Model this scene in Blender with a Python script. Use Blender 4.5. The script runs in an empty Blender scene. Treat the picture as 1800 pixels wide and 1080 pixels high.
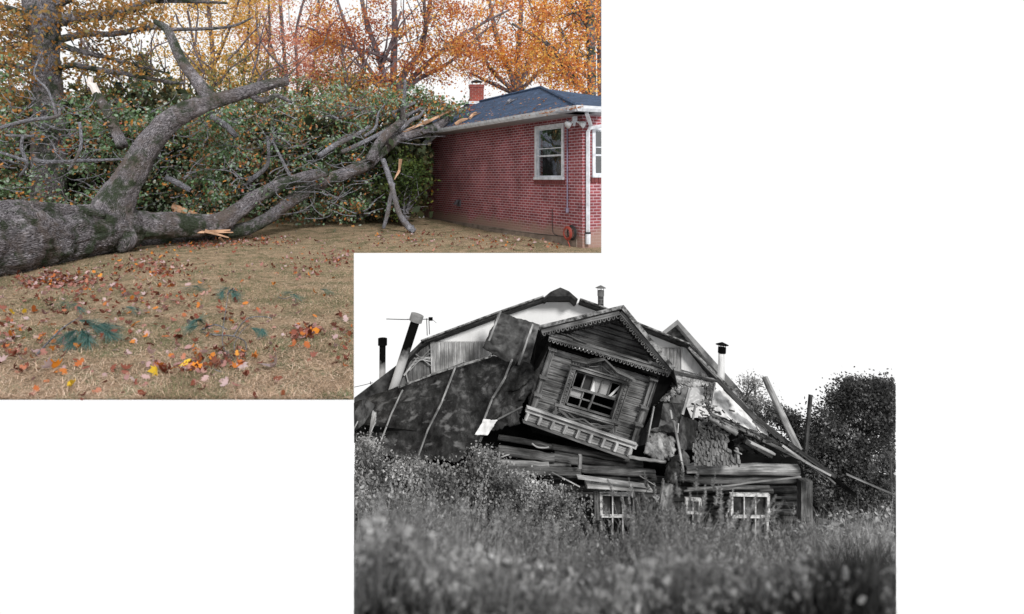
import bpy, bmesh, math, random
import numpy as np
from mathutils import Vector, Matrix, noise
random.seed(7); rng = np.random.default_rng(11)
R = math.radians
# ------------------------------------------------------------------ camera, world, sun
SC = bpy.context.scene
COL = SC.collection
EYE = 1.6
CX, HY, F = 800.0, 312.0, 1100.0
cam = bpy.data.cameras.new('camera'); co = bpy.data.objects.new('camera', cam); COL.objects.link(co)
co.location = (0, 0, EYE); co.rotation_euler = (R(90), 0, 0)
cam.sensor_width = 36; cam.lens = 36 * F / 1800
cam.shift_x = (900 - CX) / 1800; cam.shift_y = -(540 - HY) / 1800
cam.clip_start = 0.05; cam.clip_end = 500
cam.dof.use_dof = True; cam.dof.focus_distance = 11.5; cam.dof.aperture_fstop = 1.75
SC.camera = co
w = bpy.data.worlds.new('World'); SC.world = w; w.use_nodes = True
wn = w.node_tree; bg = wn.nodes['Background']
bg.inputs[0].default_value = (1.0, 1.0, 1.0, 1); bg.inputs[1].default_value = 1.02   # bright blank overcast
sun = bpy.data.lights.new('sun', 'SUN'); sun.energy = 3.0; sun.angle = R(10); sun.color = (1, .985, .96)
so = bpy.data.objects.new('sun', sun); COL.objects.link(so); so.rotation_euler = (R(50), R(28), 0)
SC.view_settings.view_transform = 'Standard'; SC.view_settings.look = 'None'
SC.view_settings.exposure = 0; SC.view_settings.gamma = 1
SC.render.resolution_x = 1024; SC.render.resolution_y = 614
try:
    SC.cycles.max_bounces = 5; SC.cycles.transparent_max_bounces = 8
except Exception: pass

# ------------------------------------------------------------------ helpers
def P(px, py, D): return Vector(((px - CX) / F * D, D, EYE - (py - HY) / F * D))
def proj(v): return (CX + F * v[0] / v[1], HY - F * (v[2] - EYE) / v[1])
def kx(px): return (px - CX) / F

SPLIT = {'batten', 'plank_cladding', 'broken_lath', 'skirt_block', 'splinters', 'eave_shade_slab', 'log_splinter', 'roof_edge_board', 'shelf_board', 'split_post', 'cheek', 'cornice', 'board', 'trim_board', 'torn_fascia', 'flashing', 'hanging_branch', 'soffit', 'gutter', 'skirt_slats', 'window_sill', 'corner_board', 'limb', 'lace_piercing'}
class MB:
    def __init__(s): s.v = []; s.f = []; s.uv = []
    def face(s, idx, uv=None):
        s.f.append(tuple(idx)); s.uv.extend(uv if uv else [(s.v[i][0], s.v[i][2]) for i in idx])
    def quad(s, pts, uv=None):
        b = len(s.v); s.v += [tuple(p) for p in pts]; s.face(range(b, b + len(pts)), uv)
    def tube(s, pts, rad, n=8, rough=0.0, smooth=2, cap=True, flat=1.0, fur=0.0):
        pts = [Vector(p) for p in pts]; rad = list(rad)
        if smooth and len(pts) > 2:
            q = []; rr = []
            for i in range(len(pts) - 1):
                p0 = pts[max(i-1, 0)]; p1 = pts[i]; p2 = pts[i+1]; p3 = pts[min(i+2, len(pts)-1)]
                k = smooth + 1
                for j in range(k):
                    t = j / k
                    q.append(.5*((2*p1)+(p2-p0)*t+(2*p0-5*p1+4*p2-p3)*t*t+(3*p1-p0-3*p2+p3)*t**3))
                    rr.append(rad[i]*(1-t)+rad[i+1]*t)
            q.append(pts[-1]); rr.append(rad[-1]); pts, rad = q, rr
        base = len(s.v); L = 0; N = len(pts); up = None; ls = []
        for i, p in enumerate(pts):
            t = (pts[min(i+1, N-1)] - pts[max(i-1, 0)]).normalized()
            if up is None: up = t.orthogonal().normalized()
            up = (up - t * up.dot(t)); up = up.normalized() if up.length > 1e-5 else t.orthogonal().normalized()
            sd = t.cross(up)
            if i: L += (p - pts[i-1]).length
            ls.append(L)
            for a in range(n):
                th = 2*math.pi*a/n; r = rad[i]
                d = up*math.cos(th) + sd*math.sin(th)*flat
                if fur: r *= 1 - fur*(1-abs(noise.noise(Vector((math.cos(th)*n*.11, math.sin(th)*n*.11, L*1.1+7)))*2.2)) + fur*.5*noise.noise(Vector((math.cos(th)*n*.3, math.sin(th)*n*.3, L*4)))
                if rough: r *= 1 + rough*(noise.noise(p*2.1 + d*1.7) + .5*noise.noise(p*6 + d*3))
                s.v.append(tuple(p + d*r))
        for i in range(N-1):
            c = 2*math.pi*max(rad[i], 1e-3)
            for a in range(n):
                b = (a+1) % n
                s.face((base+i*n+a, base+i*n+b, base+(i+1)*n+b, base+(i+1)*n+a),
                       [(c*a/n, ls[i]), (c*(a+1)/n, ls[i]), (c*(a+1)/n, ls[i+1]), (c*a/n, ls[i+1])])
        if cap:
            s.face([base+a for a in range(n)][::-1]); s.face([base+(N-1)*n+a for a in range(n)])
        return s
    def box(s, c, h, ax=None):
        c = Vector(c)
        X, Y, Z = ax if ax else (Vector((1,0,0)), Vector((0,1,0)), Vector((0,0,1)))
        b = len(s.v)
        for dz in (-1, 1):
            for dx, dy in ((-1,-1),(1,-1),(1,1),(-1,1)):
                s.v.append(tuple(c + X*(dx*h[0]) + Y*(dy*h[1]) + Z*(dz*h[2])))
        hx, hy, hz = h
        q = [(0, -hz), (2*hx, -hz), (2*hx, hz), (0, hz)]
        for f, u in (((0,1,5,4), hx), ((1,2,6,5), hy), ((2,3,7,6), hx), ((3,0,4,7), hy), ((4,5,6,7), hx), ((3,2,1,0), hx)):
            o = random.random()*7
            s.face([b+i for i in f], [(o, 0), (o+2*u, 0), (o+2*u, 2*hz), (o, 2*hz)])
        return s
    def plank(s, p, q, wd, th, nrm=Vector((0,-1,0)), wid2=None):
        """board from p to q, width wd in view, thickness th, its face turned to nrm; uv v runs along it"""
        p = Vector(p); q = Vector(q); t = (q-p).normalized(); sd = t.cross(nrm).normalized(); n2 = sd.cross(t).normalized()
        b = len(s.v); w2 = wid2 if wid2 else wd; o = random.random()*9; L = (q-p).length
        for e, wdd in ((p, wd), (q, w2)):
            for a, c in ((-1,-1),(1,-1),(1,1),(-1,1)):
                s.v.append(tuple(e + sd*(a*wdd/2) + n2*(c*th/2)))
        for f, ww in (((0,1,5,4), wd), ((1,2,6,5), th), ((2,3,7,6), wd), ((3,0,4,7), th)):
            s.face([b+i for i in f], [(o,0),(o+ww,0),(o+ww,L),(o,L)])
        s.face([b+3,b+2,b+1,b]); s.face([b+4,b+5,b+6,b+7])
        return s
    def prism(s, pts, off):
        """closed polygon extruded by vector off"""
        b = len(s.v); n = len(pts); off = Vector(off)
        s.v += [tuple(p) for p in pts]; s.v += [tuple(Vector(p)+off) for p in pts]
        s.face(range(b, b+n)); s.face([b+n+i for i in range(n)][::-1])
        for i in range(n):
            j = (i+1) % n; s.face((b+i, b+n+i, b+n+j, b+j))
        return s
    def build(s, name, mat, parent=None, smooth=False, clip=None, **kw):
        if name in SPLIT and parent and not kw.pop('one', 0):
            L = islands(s)
            if len(L) > 1: return [m_.build(name, mat, parent, smooth, clip, one=1, **kw) for m_ in L][0]
        kw.pop('one', 0)
        me = bpy.data.meshes.new(name); me.from_pydata(s.v, [], s.f)
        ul = me.uv_layers.new(name='UVMap'); ul.data.foreach_set('uv', np.array(s.uv, dtype=np.float32).ravel())
        return link(name, me, mat, parent, smooth, clip, **kw)

def islands(k):
    par = list(range(len(k.v)))
    def fd(a):
        while par[a] != a: par[a] = par[par[a]]; a = par[a]
        return a
    for f in k.f:
        for a in f[1:]: par[fd(a)] = fd(f[0])
    gr = {}; u = 0
    for f in k.f:
        gr.setdefault(fd(f[0]), []).append((f, k.uv[u:u+len(f)])); u += len(f)
    out = []
    for fs in gr.values():
        m_ = MB(); mp = {}
        for f, uv in fs:
            for i in f:
                if i not in mp: mp[i] = len(m_.v); m_.v.append(k.v[i])
            m_.face([mp[i] for i in f], uv)
        out.append(m_)
    return out
def link(name, me, mat, parent=None, smooth=False, clip=None, **kw):
    if clip:
        bm = bmesh.new(); bm.from_mesh(me)
        for co_, no in clip:
            bmesh.ops.bisect_plane(bm, geom=bm.verts[:]+bm.edges[:]+bm.faces[:], plane_co=co_, plane_no=no, clear_outer=True)
        bm.to_mesh(me); bm.free()
    if smooth: me.polygons.foreach_set('use_smooth', [True]*len(me.polygons))
    me.materials.append(mat); me.update()
    o = bpy.data.objects.new(name, me); COL.objects.link(o)
    if parent:
        o.parent = parent; o.matrix_parent_inverse = Matrix.Translation(-Vector(absloc(parent)))
    for k, v in kw.items(): o[k] = v
    return o
def absloc(o):
    l = Vector(o.location)
    return l
def thing(name, loc, label, cat, group=None):
    o = bpy.data.objects.new(name, None); COL.objects.link(o); o.location = loc
    o.empty_display_size = .2
    o['label'] = label; o['category'] = cat
    if group: o['group'] = group
    return o
def dup(o, d, rot=0, **kw):
    c = o.copy(); COL.objects.link(c); c.location = Vector(o.location) + Vector(d); c.rotation_euler[2] += rot
    for k, v in kw.items(): c[k] = v
    for ch in [x for x in bpy.data.objects if x.parent == o]:
        e = ch.copy(); COL.objects.link(e); e.parent = c
    return c
# cuts where each place stops being modelled
RIGHT1 = (Vector((0,0,0)), Vector((1, -kx(1057), 0)))
LEFT2 = (Vector((0,0,0)), Vector((-1, kx(622.5), 0)))
RIGHT2 = (Vector((0,0,0)), Vector((1, -kx(1575), 0)))
C1 = [RIGHT1]; C2 = [LEFT2, RIGHT2]

# ------------------------------------------------------------------ materials
def newmat(name):
    m = bpy.data.materials.new(name); m.use_nodes = True
    return m, m.node_tree, m.node_tree.nodes['Principled BSDF']
def nd(t, typ, **kw):
    n = t.nodes.new(typ)
    for k, v in kw.items(): setattr(n, k, v)
    return n
def ramp(t, stops, src):
    r = nd(t, 'ShaderNodeValToRGB'); e = r.color_ramp.elements
    while len(e) > 1: e.remove(e[-1])
    e[0].position = stops[0][0]; e[0].color = (*stops[0][1], 1)
    for p, c in stops[1:]:
        x = e.new(p); x.color = (*c, 1)
    t.links.new(src, r.inputs[0]); return r.outputs[0]
def g(v): return (v, v, v)
def noise_mat(name, stops, scale=4, detail=8, coord='Object', stretch=(1,1,1), rough=.85, bump=.4, bscale=None, spec=.2, dist=.02, nrough=.6, extra=None):
    m, t, b = newmat(name)
    tc = nd(t, 'ShaderNodeTexCoord'); mp = nd(t, 'ShaderNodeMapping'); mp.inputs['Scale'].default_value = stretch
    t.links.new(tc.outputs[coord], mp.inputs[0])
    n = nd(t, 'ShaderNodeTexNoise'); n.inputs['Scale'].default_value = scale; n.inputs['Detail'].default_value = detail
    n.inputs['Roughness'].default_value = nrough
    t.links.new(mp.outputs[0], n.inputs['Vector'])
    c = ramp(t, stops, n.outputs[0])
    if extra:   # (scale, lo, hi, colour, stretch)  a second patchy layer
        n3 = nd(t, 'ShaderNodeTexNoise'); n3.inputs['Scale'].default_value = extra[0]; n3.inputs['Detail'].default_value = 6
        t.links.new(tc.outputs[coord], n3.inputs['Vector'])
        f = ramp(t, [(extra[1], g(0)), (extra[2], g(1))], n3.outputs[0])
        mx = nd(t, 'ShaderNodeMixRGB'); t.links.new(f, mx.inputs[0]); t.links.new(c, mx.inputs[1]); mx.inputs[2].default_value = (*extra[3], 1)
        c = mx.outputs[0]
    t.links.new(c, b.inputs['Base Color'])
    b.inputs['Roughness'].default_value = rough; b.inputs['Specular IOR Level'].default_value = spec
    if bump:
        n2 = nd(t, 'ShaderNodeTexNoise'); n2.inputs['Scale'].default_value = bscale or scale*2; n2.inputs['Detail'].default_value = 8
        t.links.new(mp.outputs[0], n2.inputs['Vector'])
        bp = nd(t, 'ShaderNodeBump'); bp.inputs['Strength'].default_value = bump; bp.inputs['Distance'].default_value = dist
        t.links.new(n2.outputs[0], bp.inputs['Height']); t.links.new(bp.outputs[0], b.inputs['Normal'])
    return m
def leaf_mat(name, stops, trans=.35, nscale=.5, mixn=.45, rough=.6, spec=.25):
    m, t, b = newmat(name)
    ge = nd(t, 'ShaderNodeNewGeometry'); n = nd(t, 'ShaderNodeTexNoise'); n.inputs['Scale'].default_value = nscale; n.inputs['Detail'].default_value = 3
    tc = nd(t, 'ShaderNodeTexCoord'); t.links.new(tc.outputs['Object'], n.inputs['Vector'])
    st = nd(t, 'ShaderNodeMapRange'); st.inputs[1].default_value = .3; st.inputs[2].default_value = .7
    t.links.new(n.outputs[0], st.inputs[0])
    mx = nd(t, 'ShaderNodeMixRGB'); mx.inputs[0].default_value = mixn
    t.links.new(ge.outputs['Random Per Island'], mx.inputs[1]); t.links.new(st.outputs[0], mx.inputs[2])
    c = ramp(t, stops, mx.outputs[0]); t.links.new(c, b.inputs['Base Color'])
    b.inputs['Roughness'].default_value = rough; b.inputs['Specular IOR Level'].default_value = spec
    if trans:
        tr = nd(t, 'ShaderNodeBsdfTranslucent'); t.links.new(c, tr.inputs[0])
        ms = nd(t, 'ShaderNodeMixShader'); ms.inputs[0].default_value = trans
        t.links.new(b.outputs[0], ms.inputs[1]); t.links.new(tr.outputs[0], ms.inputs[2])
        t.links.new(ms.outputs[0], t.nodes['Material Output'].inputs[0])
    return m
def plain(name, c, rough=.6, spec=.3, metal=0):
    m, t, b = newmat(name)
    n = nd(t, 'ShaderNodeTexNoise'); n.inputs['Scale'].default_value = 9; n.inputs['Detail'].default_value = 6
    tc = nd(t, 'ShaderNodeTexCoord'); t.links.new(tc.outputs['Object'], n.inputs['Vector'])
    cc = ramp(t, [(.3, tuple(x*.72 for x in c)), (.7, tuple(min(1, x*1.15) for x in c))], n.outputs[0])
    t.links.new(cc, b.inputs['Base Color'])
    b.inputs['Roughness'].default_value = rough; b.inputs['Specular IOR Level'].default_value = spec; b.inputs['Metallic'].default_value = metal
    return m
def bark_mat(name, dark, light, moss=None, mossamt=.5, sc=26):
    m, t, b = newmat(name)
    uv = nd(t, 'ShaderNodeUVMap'); mp = nd(t, 'ShaderNodeMapping'); mp.inputs['Scale'].default_value = (sc, sc*.2, 1)
    t.links.new(uv.outputs[0], mp.inputs[0])
    n0 = nd(t, 'ShaderNodeTexNoise'); n0.inputs['Scale'].default_value = 1.3; n0.inputs['Detail'].default_value = 5
    t.links.new(mp.outputs[0], n0.inputs['Vector'])
    vo = nd(t, 'ShaderNodeTexVoronoi', feature='DISTANCE_TO_EDGE'); vo.inputs['Scale'].default_value = .8
    ad = nd(t, 'ShaderNodeMixRGB', blend_type='ADD'); ad.inputs[0].default_value = 1.6
    t.links.new(mp.outputs[0], ad.inputs[1]); t.links.new(n0.outputs['Color'], ad.inputs[2]); t.links.new(ad.outputs[0], vo.inputs['Vector'])
    mul = nd(t, 'ShaderNodeMath', operation='MULTIPLY'); t.links.new(vo.outputs[0], mul.inputs[0]); mul.inputs[1].default_value = 1.6
    ad2 = nd(t, 'ShaderNodeMath', operation='MULTIPLY'); t.links.new(n0.outputs[0], ad2.inputs[0]); ad2.inputs[1].default_value = .75
    sm = nd(t, 'ShaderNodeMath', operation='ADD'); t.links.new(mul.outputs[0], sm.inputs[0]); t.links.new(ad2.outputs[0], sm.inputs[1])
    c = ramp(t, [(.38, dark), (.52, tuple((a+d)/2 for a, d in zip(dark, light))), (.85, light)], sm.outputs[0])
    tc = nd(t, 'ShaderNodeTexCoord')
    def layer(c, scale, lo, hi, col):
        n = nd(t, 'ShaderNodeTexNoise'); n.inputs['Scale'].default_value = scale; n.inputs['Detail'].default_value = 9; n.inputs['Roughness'].default_value = .68
        t.links.new(tc.outputs['Object'], n.inputs['Vector']); f = ramp(t, [(lo, g(0)), (hi, g(.85))], n.outputs[0])
        mx = nd(t, 'ShaderNodeMixRGB'); t.links.new(f, mx.inputs[0]); t.links.new(c, mx.inputs[1]); mx.inputs[2].default_value = (*col, 1)
        return mx.outputs[0]
    c = layer(c, 3.2, .55, .68, tuple(min(1, x*1.5) for x in light))      # lichen
    c = layer(c, 1.3, .5, .62, tuple(x*.42 for x in (light[0], light[1]*.86, light[2]*.7)))
    c = layer(c, 11, .6, .7, tuple(min(1, x*1.6) for x in light))
    if moss: c = layer(c, 1.9, .68 - mossamt*.25, .74 - mossamt*.2, moss)
    t.links.new(c, b.inputs['Base Color']); b.inputs['Roughness'].default_value = .95; b.inputs['Specular IOR Level'].default_value = .1
    bp = nd(t, 'ShaderNodeBump'); bp.inputs['Strength'].default_value = 1; bp.inputs['Distance'].default_value = .05
    t.links.new(sm.outputs[0], bp.inputs['Height']); t.links.new(bp.outputs[0], b.inputs['Normal'])
    return m
def wood_mat(name, lo, hi, sc=30, bump=.7, mid=.5, stain=None):
    """weathered wood, the grain running along uv v"""
    m, t, b = newmat(name)
    uv = nd(t, 'ShaderNodeUVMap'); mp = nd(t, 'ShaderNodeMapping'); mp.inputs['Scale'].default_value = (sc, sc*.07, 1)
    t.links.new(uv.outputs[0], mp.inputs[0])
    n = nd(t, 'ShaderNodeTexNoise'); n.inputs['Scale'].default_value = 1; n.inputs['Detail'].default_value = 9; n.inputs['Roughness'].default_value = .7
    t.links.new(mp.outputs[0], n.inputs['Vector'])
    c = ramp(t, [(mid-.17, g(lo)), (mid, g((lo+hi)/2.4)), (mid+.18, g(hi))], n.outputs[0])
    tc = nd(t, 'ShaderNodeTexCoord'); n2 = nd(t, 'ShaderNodeTexNoise'); n2.inputs['Scale'].default_value = 2.6; n2.inputs['Detail'].default_value = 6
    t.links.new(tc.outputs['Object'], n2.inputs['Vector']); f = ramp(t, [(.36, g(.42)), (.58, g(1.0))], n2.outputs[0])
    mx = nd(t, 'ShaderNodeMixRGB', blend_type='MULTIPLY'); mx.inputs[0].default_value = 1 if stain is None else stain
    t.links.new(c, mx.inputs[1]); t.links.new(f, mx.inputs[2])
    t.links.new(mx.outputs[0], b.inputs['Base Color']); b.inputs['Roughness'].default_value = .85; b.inputs['Specular IOR Level'].default_value = .12
    bp = nd(t, 'ShaderNodeBump'); bp.inputs['Strength'].default_value = bump; bp.inputs['Distance'].default_value = .01
    t.links.new(n.outputs[0], bp.inputs['Height']); t.links.new(bp.outputs[0], b.inputs['Normal'])
    return m
def brick_mat(name, c1, c2, mortar, bw=.215, rh=.073, ms=.009, stain=None):
    m, t, b = newmat(name)
    uv = nd(t, 'ShaderNodeUVMap'); br = nd(t, 'ShaderNodeTexBrick')
    t.links.new(uv.outputs[0], br.inputs['Vector'])
    br.inputs['Scale'].default_value = 1; br.inputs['Brick Width'].default_value = bw; br.inputs['Row Height'].default_value = rh
    br.inputs['Mortar Size'].default_value = ms; br.inputs['Mortar Smooth'].default_value = .1
    br.inputs['Color1'].default_value = (*c1, 1); br.inputs['Color2'].default_value = (*c2, 1); br.inputs['Mortar'].default_value = (*mortar, 1)
    tc = nd(t, 'ShaderNodeTexCoord'); n = nd(t, 'ShaderNodeTexNoise'); n.inputs['Scale'].default_value = 1.7; n.inputs['Detail'].default_value = 8
    t.links.new(tc.outputs['Object'], n.inputs['Vector'])
    f = ramp(t, [(.3, g(.72)), (.7, g(1.25))], n.outputs[0])
    mx = nd(t, 'ShaderNodeMixRGB', blend_type='MULTIPLY'); mx.inputs[0].default_value = 1
    t.links.new(br.outputs[0], mx.inputs[1]); t.links.new(f, mx.inputs[2]); c = mx.outputs[0]
    if stain:   # pale worn render where the lowest courses are
        sp = nd(t, 'ShaderNodeSeparateXYZ'); t.links.new(uv.outputs[0], sp.inputs[0])
        a = nd(t, 'ShaderNodeMath', operation='MULTIPLY_ADD'); t.links.new(n.outputs[0], a.inputs[0]); a.inputs[1].default_value = .7; t.links.new(sp.outputs[1], a.inputs[2])
        f2 = ramp(t, [(.6, g(.85)), (.85, g(0))], a.outputs[0])
        m2 = nd(t, 'ShaderNodeMixRGB'); t.links.new(f2, m2.inputs[0]); t.links.new(c, m2.inputs[1]); m2.inputs[2].default_value = (*stain, 1); c = m2.outputs[0]
    t.links.new(c, b.inputs['Base Color']); b.inputs['Roughness'].default_value = .9; b.inputs['Specular IOR Level'].default_value = .15
    bp = nd(t, 'ShaderNodeBump', invert=True); bp.inputs['Strength'].default_value = .6; bp.inputs['Distance'].default_value = .008
    t.links.new(br.outputs['Fac'], bp.inputs['Height']); t.links.new(bp.outputs[0], b.inputs['Normal'])
    return m
def glass_mat(name, refl=.5, tint=(.02,.03,.04)):
    m, t, b = newmat(name)
    b.inputs['Base Color'].default_value = (*tint, 1); b.inputs['Roughness'].default_value = .04
    tr = nd(t, 'ShaderNodeBsdfTransparent'); gl = nd(t, 'ShaderNodeBsdfGlossy'); gl.inputs['Roughness'].default_value = .02
    gl.inputs['Color'].default_value = (.8, .9, 1, 1)
    n = nd(t, 'ShaderNodeTexNoise'); n.inputs['Scale'].default_value = 2.5; bp = nd(t, 'ShaderNodeBump'); bp.inputs['Strength'].default_value = .08; bp.inputs['Distance'].default_value = .05
    t.links.new(n.outputs[0], bp.inputs['Height']); t.links.new(bp.outputs[0], gl.inputs['Normal'])
    ms = nd(t, 'ShaderNodeMixShader'); ms.inputs[0].default_value = refl
    t.links.new(tr.outputs[0], ms.inputs[1]); t.links.new(gl.outputs[0], ms.inputs[2]); t.links.new(ms.outputs[0], t.nodes['Material Output'].inputs[0])
    return m

# ------------------------------------------------------------------ leaves
def leaf_template(kind):
    if kind == 'oak': a = [(0,0),(.16,.22),(.34,.2),(.2,.42),(.4,.5),(.18,.66),(.26,.86),(0,1),(-.26,.86),(-.18,.66),(-.4,.5),(-.2,.42),(-.34,.2),(-.16,.22)]
    elif kind == 'maple': a = [(0,0),(.12,.25),(.5,.2),(.32,.42),(.55,.62),(.25,.62),(.0,1),(-.25,.62),(-.55,.62),(-.32,.42),(-.5,.2),(-.12,.25)]
    elif kind == 'oval': a = [(0,0),(.28,.3),(.26,.65),(0,1),(-.26,.65),(-.28,.3)]
    else: a = [(0,0),(.34,.5),(0,1),(-.34,.5)]
    return np.array(a, dtype=float) - np.array([0, .5])
def make_leaves(C, size, kind, flatness=0.0, bend=.25, drop=None):
    """C (n,3) centres, size (n,), random orientations; flatness 1 = lying level"""
    T = leaf_template(kind); n = len(C); k = len(T)
    if n == 0: return None
    nr = rng.normal(size=(n,3)); nr[:,2] = np.abs(nr[:,2])
    nr /= np.linalg.norm(nr, axis=1)[:,None]
    nr = nr*(1-flatness) + np.array([0,0,1])*flatness
    nr /= np.linalg.norm(nr, axis=1)[:,None]
    a = rng.normal(size=(n,3)); a -= nr*np.sum(a*nr,axis=1)[:,None]; a /= np.linalg.norm(a,axis=1)[:,None]
    b = np.cross(nr, a)
    bd = rng.uniform(-bend*1.6, bend*.8, size=n)
    x = T[:,0][None,:,None]; y = T[:,1][None,:,None]
    V = C[:,None,:] + size[:,None,None]*(x*a[:,None,:] + y*b[:,None,:] - (4*y*y + 2.5*x*x)*bd[:,None,None]*nr[:,None,:]*.5)
    return V.reshape(-1,3), k, n
def leaf_obj(name, C, size, shp, mat, parent=None, flatness=0, bend=.25, cull=None, **kw):
    r = make_leaves(C, size, shp, flatness, bend)
    V, k, n = r
    if cull is not None:
        W = V.reshape(n,k,3); px = CX + F*W[:,:,0]/W[:,:,1]; py = HY - F*(W[:,:,2]-EYE)/W[:,:,1]
        keep = cull(px.min(1), px.max(1), py.min(1), py.max(1)); V = W[keep].reshape(-1,3); n = int(keep.sum())
    me = bpy.data.meshes.new(name)
    me.vertices.add(n*k); me.vertices.foreach_set('co', V.astype(np.float32).ravel())
    me.loops.add(n*k); me.loops.foreach_set('vertex_index', np.arange(n*k, dtype=np.int32))
    me.polygons.add(n); me.polygons.foreach_set('loop_start', np.arange(0, n*k, k, dtype=np.int32))
    try: me.polygons.foreach_set('loop_total', np.full(n, k, dtype=np.int32))
    except Exception: pass
    me.update(calc_edges=True)
    return link(name, me, mat, parent, **kw)
def cull1(x0, x1, y0, y1): return (x1 < 1057) & ~((x1 > 622) & (y1 > 445)) & (y1 < 704.5)
def cull2(x0, x1, y0, y1): return (x0 > 622.5) & (x1 < 1575)
def clusters(n, region, D, sd, per, tilt=0):
    """region(): -> (px,py). clump centres and leaf centres round them"""
    cs = []; L = []
    for i in range(n):
        px, py = region(); d = D[0] + (D[1]-D[0])*random.random()
        c = P(px, py, d); cs.append(c)
        m = max(3, int(per*random.uniform(.5, 1.5))); s = sd*random.uniform(.6, 1.4)
        q = rng.normal(size=(m,3))*np.array([s, s, s*.6]) + np.array(c)
        L.append(q)
    return cs, np.concatenate(L)
def ell(cx, cy, rx, ry, hollow=0):
    def f():
        while True:
            a, b = random.uniform(-1,1), random.uniform(-1,1); r = a*a+b*b
            if hollow < r < 1: return cx+a*rx, cy+b*ry
    return f
def multi(regs):   # list of (weight, region)
    ws = [a for a, _ in regs]
    return lambda: random.choices(regs, ws)[0][1]()
def twigs(mb, cs, pts, r0, n=4, wob=.25, maxl=3.5):
    pts = [Vector(p) for p in pts]
    for c in cs:
        b = min(pts, key=lambda p: (p-c).length_squared)
        d = c-b
        if d.length > maxl: b = c - d.normalized()*maxl*.7
        d = c-b; k = 4; q = []
        for i in range(k+1):
            t = i/k; p = b + d*t + Vector((random.gauss(0,1), random.gauss(0,1), random.gauss(0,1)))*wob*d.length*.25*math.sin(math.pi*t) + Vector((0,0,-.1*d.length*math.sin(math.pi*t)))
            q.append(p)
        mb.tube(q, [r0*(1-.8*i/k) for i in range(k+1)], n=n, smooth=0, cap=False)
def limb(mb, path, D0, D1, n=8, rough=.06, ends=True, fur=0.0):
    """path [(px,py,rpx)...] with depth running D0..D1 ; returns 3-d points"""
    L = [0]
    for a, b in zip(path, path[1:]): L.append(L[-1] + math.hypot(b[0]-a[0], b[1]-a[1]))
    pts = []; rs = []
    for (px, py, r), l in zip(path, L):
        d = D0 + (D1-D0)*l/L[-1]; pts.append(P(px, py, d)); rs.append(r*d/F)
    mb.tube(pts, rs, n=n, rough=rough, smooth=3 if not fur else 9, cap=ends, fur=fur)
    out = []
    for a, b in zip(pts, pts[1:]):
        for i in range(5): out.append(a.lerp(b, i/5))
    return out + [pts[-1]]

# palette; the bark tints carry the cool cast of shade
M_bark = bark_mat('oak_bark', (.028,.025,.028), (.38,.355,.38), (.035,.055,.025), .8, sc=58)
M_bark_s = bark_mat('branch_bark', (.09,.09,.1), (.42,.42,.47), None, sc=60)
M_bark_far = noise_mat('far_bark', [(.3,(.05,.038,.045)),(.7,(.2,.16,.17))], scale=3, bump=.2)
M_split = wood_mat('splintered_wood', .25, .7, sc=40)
_m = M_split.node_tree
for n_ in _m.nodes:
    if n_.type == 'VALTORGB' and n_.color_ramp.elements[0].color[0] < .3 and len(n_.color_ramp.elements) == 3:
        n_.color_ramp.elements[0].color = (.28,.15,.09,1); n_.color_ramp.elements[1].color = (.5,.3,.19,1); n_.color_ramp.elements[2].color = (.75,.55,.4,1)
M_pale = noise_mat('bare_pale_wood', [(.3,(.45,.4,.38)),(.7,(.8,.75,.72))], scale=20, stretch=(4,4,.5))
GREEN = [(.0,(.02,.03,.015)),(.2,(.07,.11,.05)),(.38,(.1,.19,.07)),(.5,(.22,.33,.2)),(.6,(.38,.46,.4)),(.67,(.22,.11,.06)),(.76,(.42,.2,.07)),(.82,(.6,.27,.06)),(.92,(.42,.1,.06)),(1,(.3,.06,.05))]
GREEN_ = [(.0,(.025,.04,.018)),(.25,(.07,.12,.05)),(.42,(.14,.22,.1)),(.6,(.28,.36,.25)),(.66,(.34,.4,.32)),(.73,(.35,.2,.07)),(.84,(.5,.19,.04)),(.95,(.36,.07,.04)),(1,(.3,.06,.05))]
M_lf_green = leaf_mat('green_oak_leaves', GREEN, nscale=1.1, mixn=.42, trans=.25)
M_lf_orange = leaf_mat('orange_oak_leaves', [(0,(.25,.08,.05)),(.3,(.5,.16,.07)),(.5,(.76,.29,.07)),(.7,(.94,.6,.14)),(1,(.4,.16,.1))], trans=.5)
M_lf_yellow = leaf_mat('golden_leaves', [(0,(.3,.2,.05)),(.3,(.5,.32,.09)),(.5,(.85,.62,.2)),(.75,(.75,.38,.1)),(1,(.3,.28,.12))], trans=.55)
M_lf_red = leaf_mat('russet_leaves', [(0,(.35,.12,.1)),(.4,(.65,.27,.2)),(.7,(.8,.45,.3)),(1,(.85,.6,.2))], trans=.5)
M_lf_brown = leaf_mat('rust_brown_leaves', [(0,(.16,.05,.03)),(.35,(.38,.11,.06)),(.58,(.66,.25,.08)),(.74,(.9,.58,.15)),(1,(.28,.14,.09))], trans=.5)
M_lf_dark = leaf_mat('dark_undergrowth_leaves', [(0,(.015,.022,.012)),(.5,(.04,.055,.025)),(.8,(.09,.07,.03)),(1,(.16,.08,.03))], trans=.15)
M_needle = leaf_mat('pine_needles', [(0,(.02,.07,.06)),(.5,(.06,.16,.14)),(1,(.22,.33,.3))], trans=.15)
M_conif = leaf_mat('conifer_needles', [(0,(.012,.03,.024)),(.6,(.035,.06,.05)),(1,(.07,.1,.07))], trans=.1)

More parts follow.
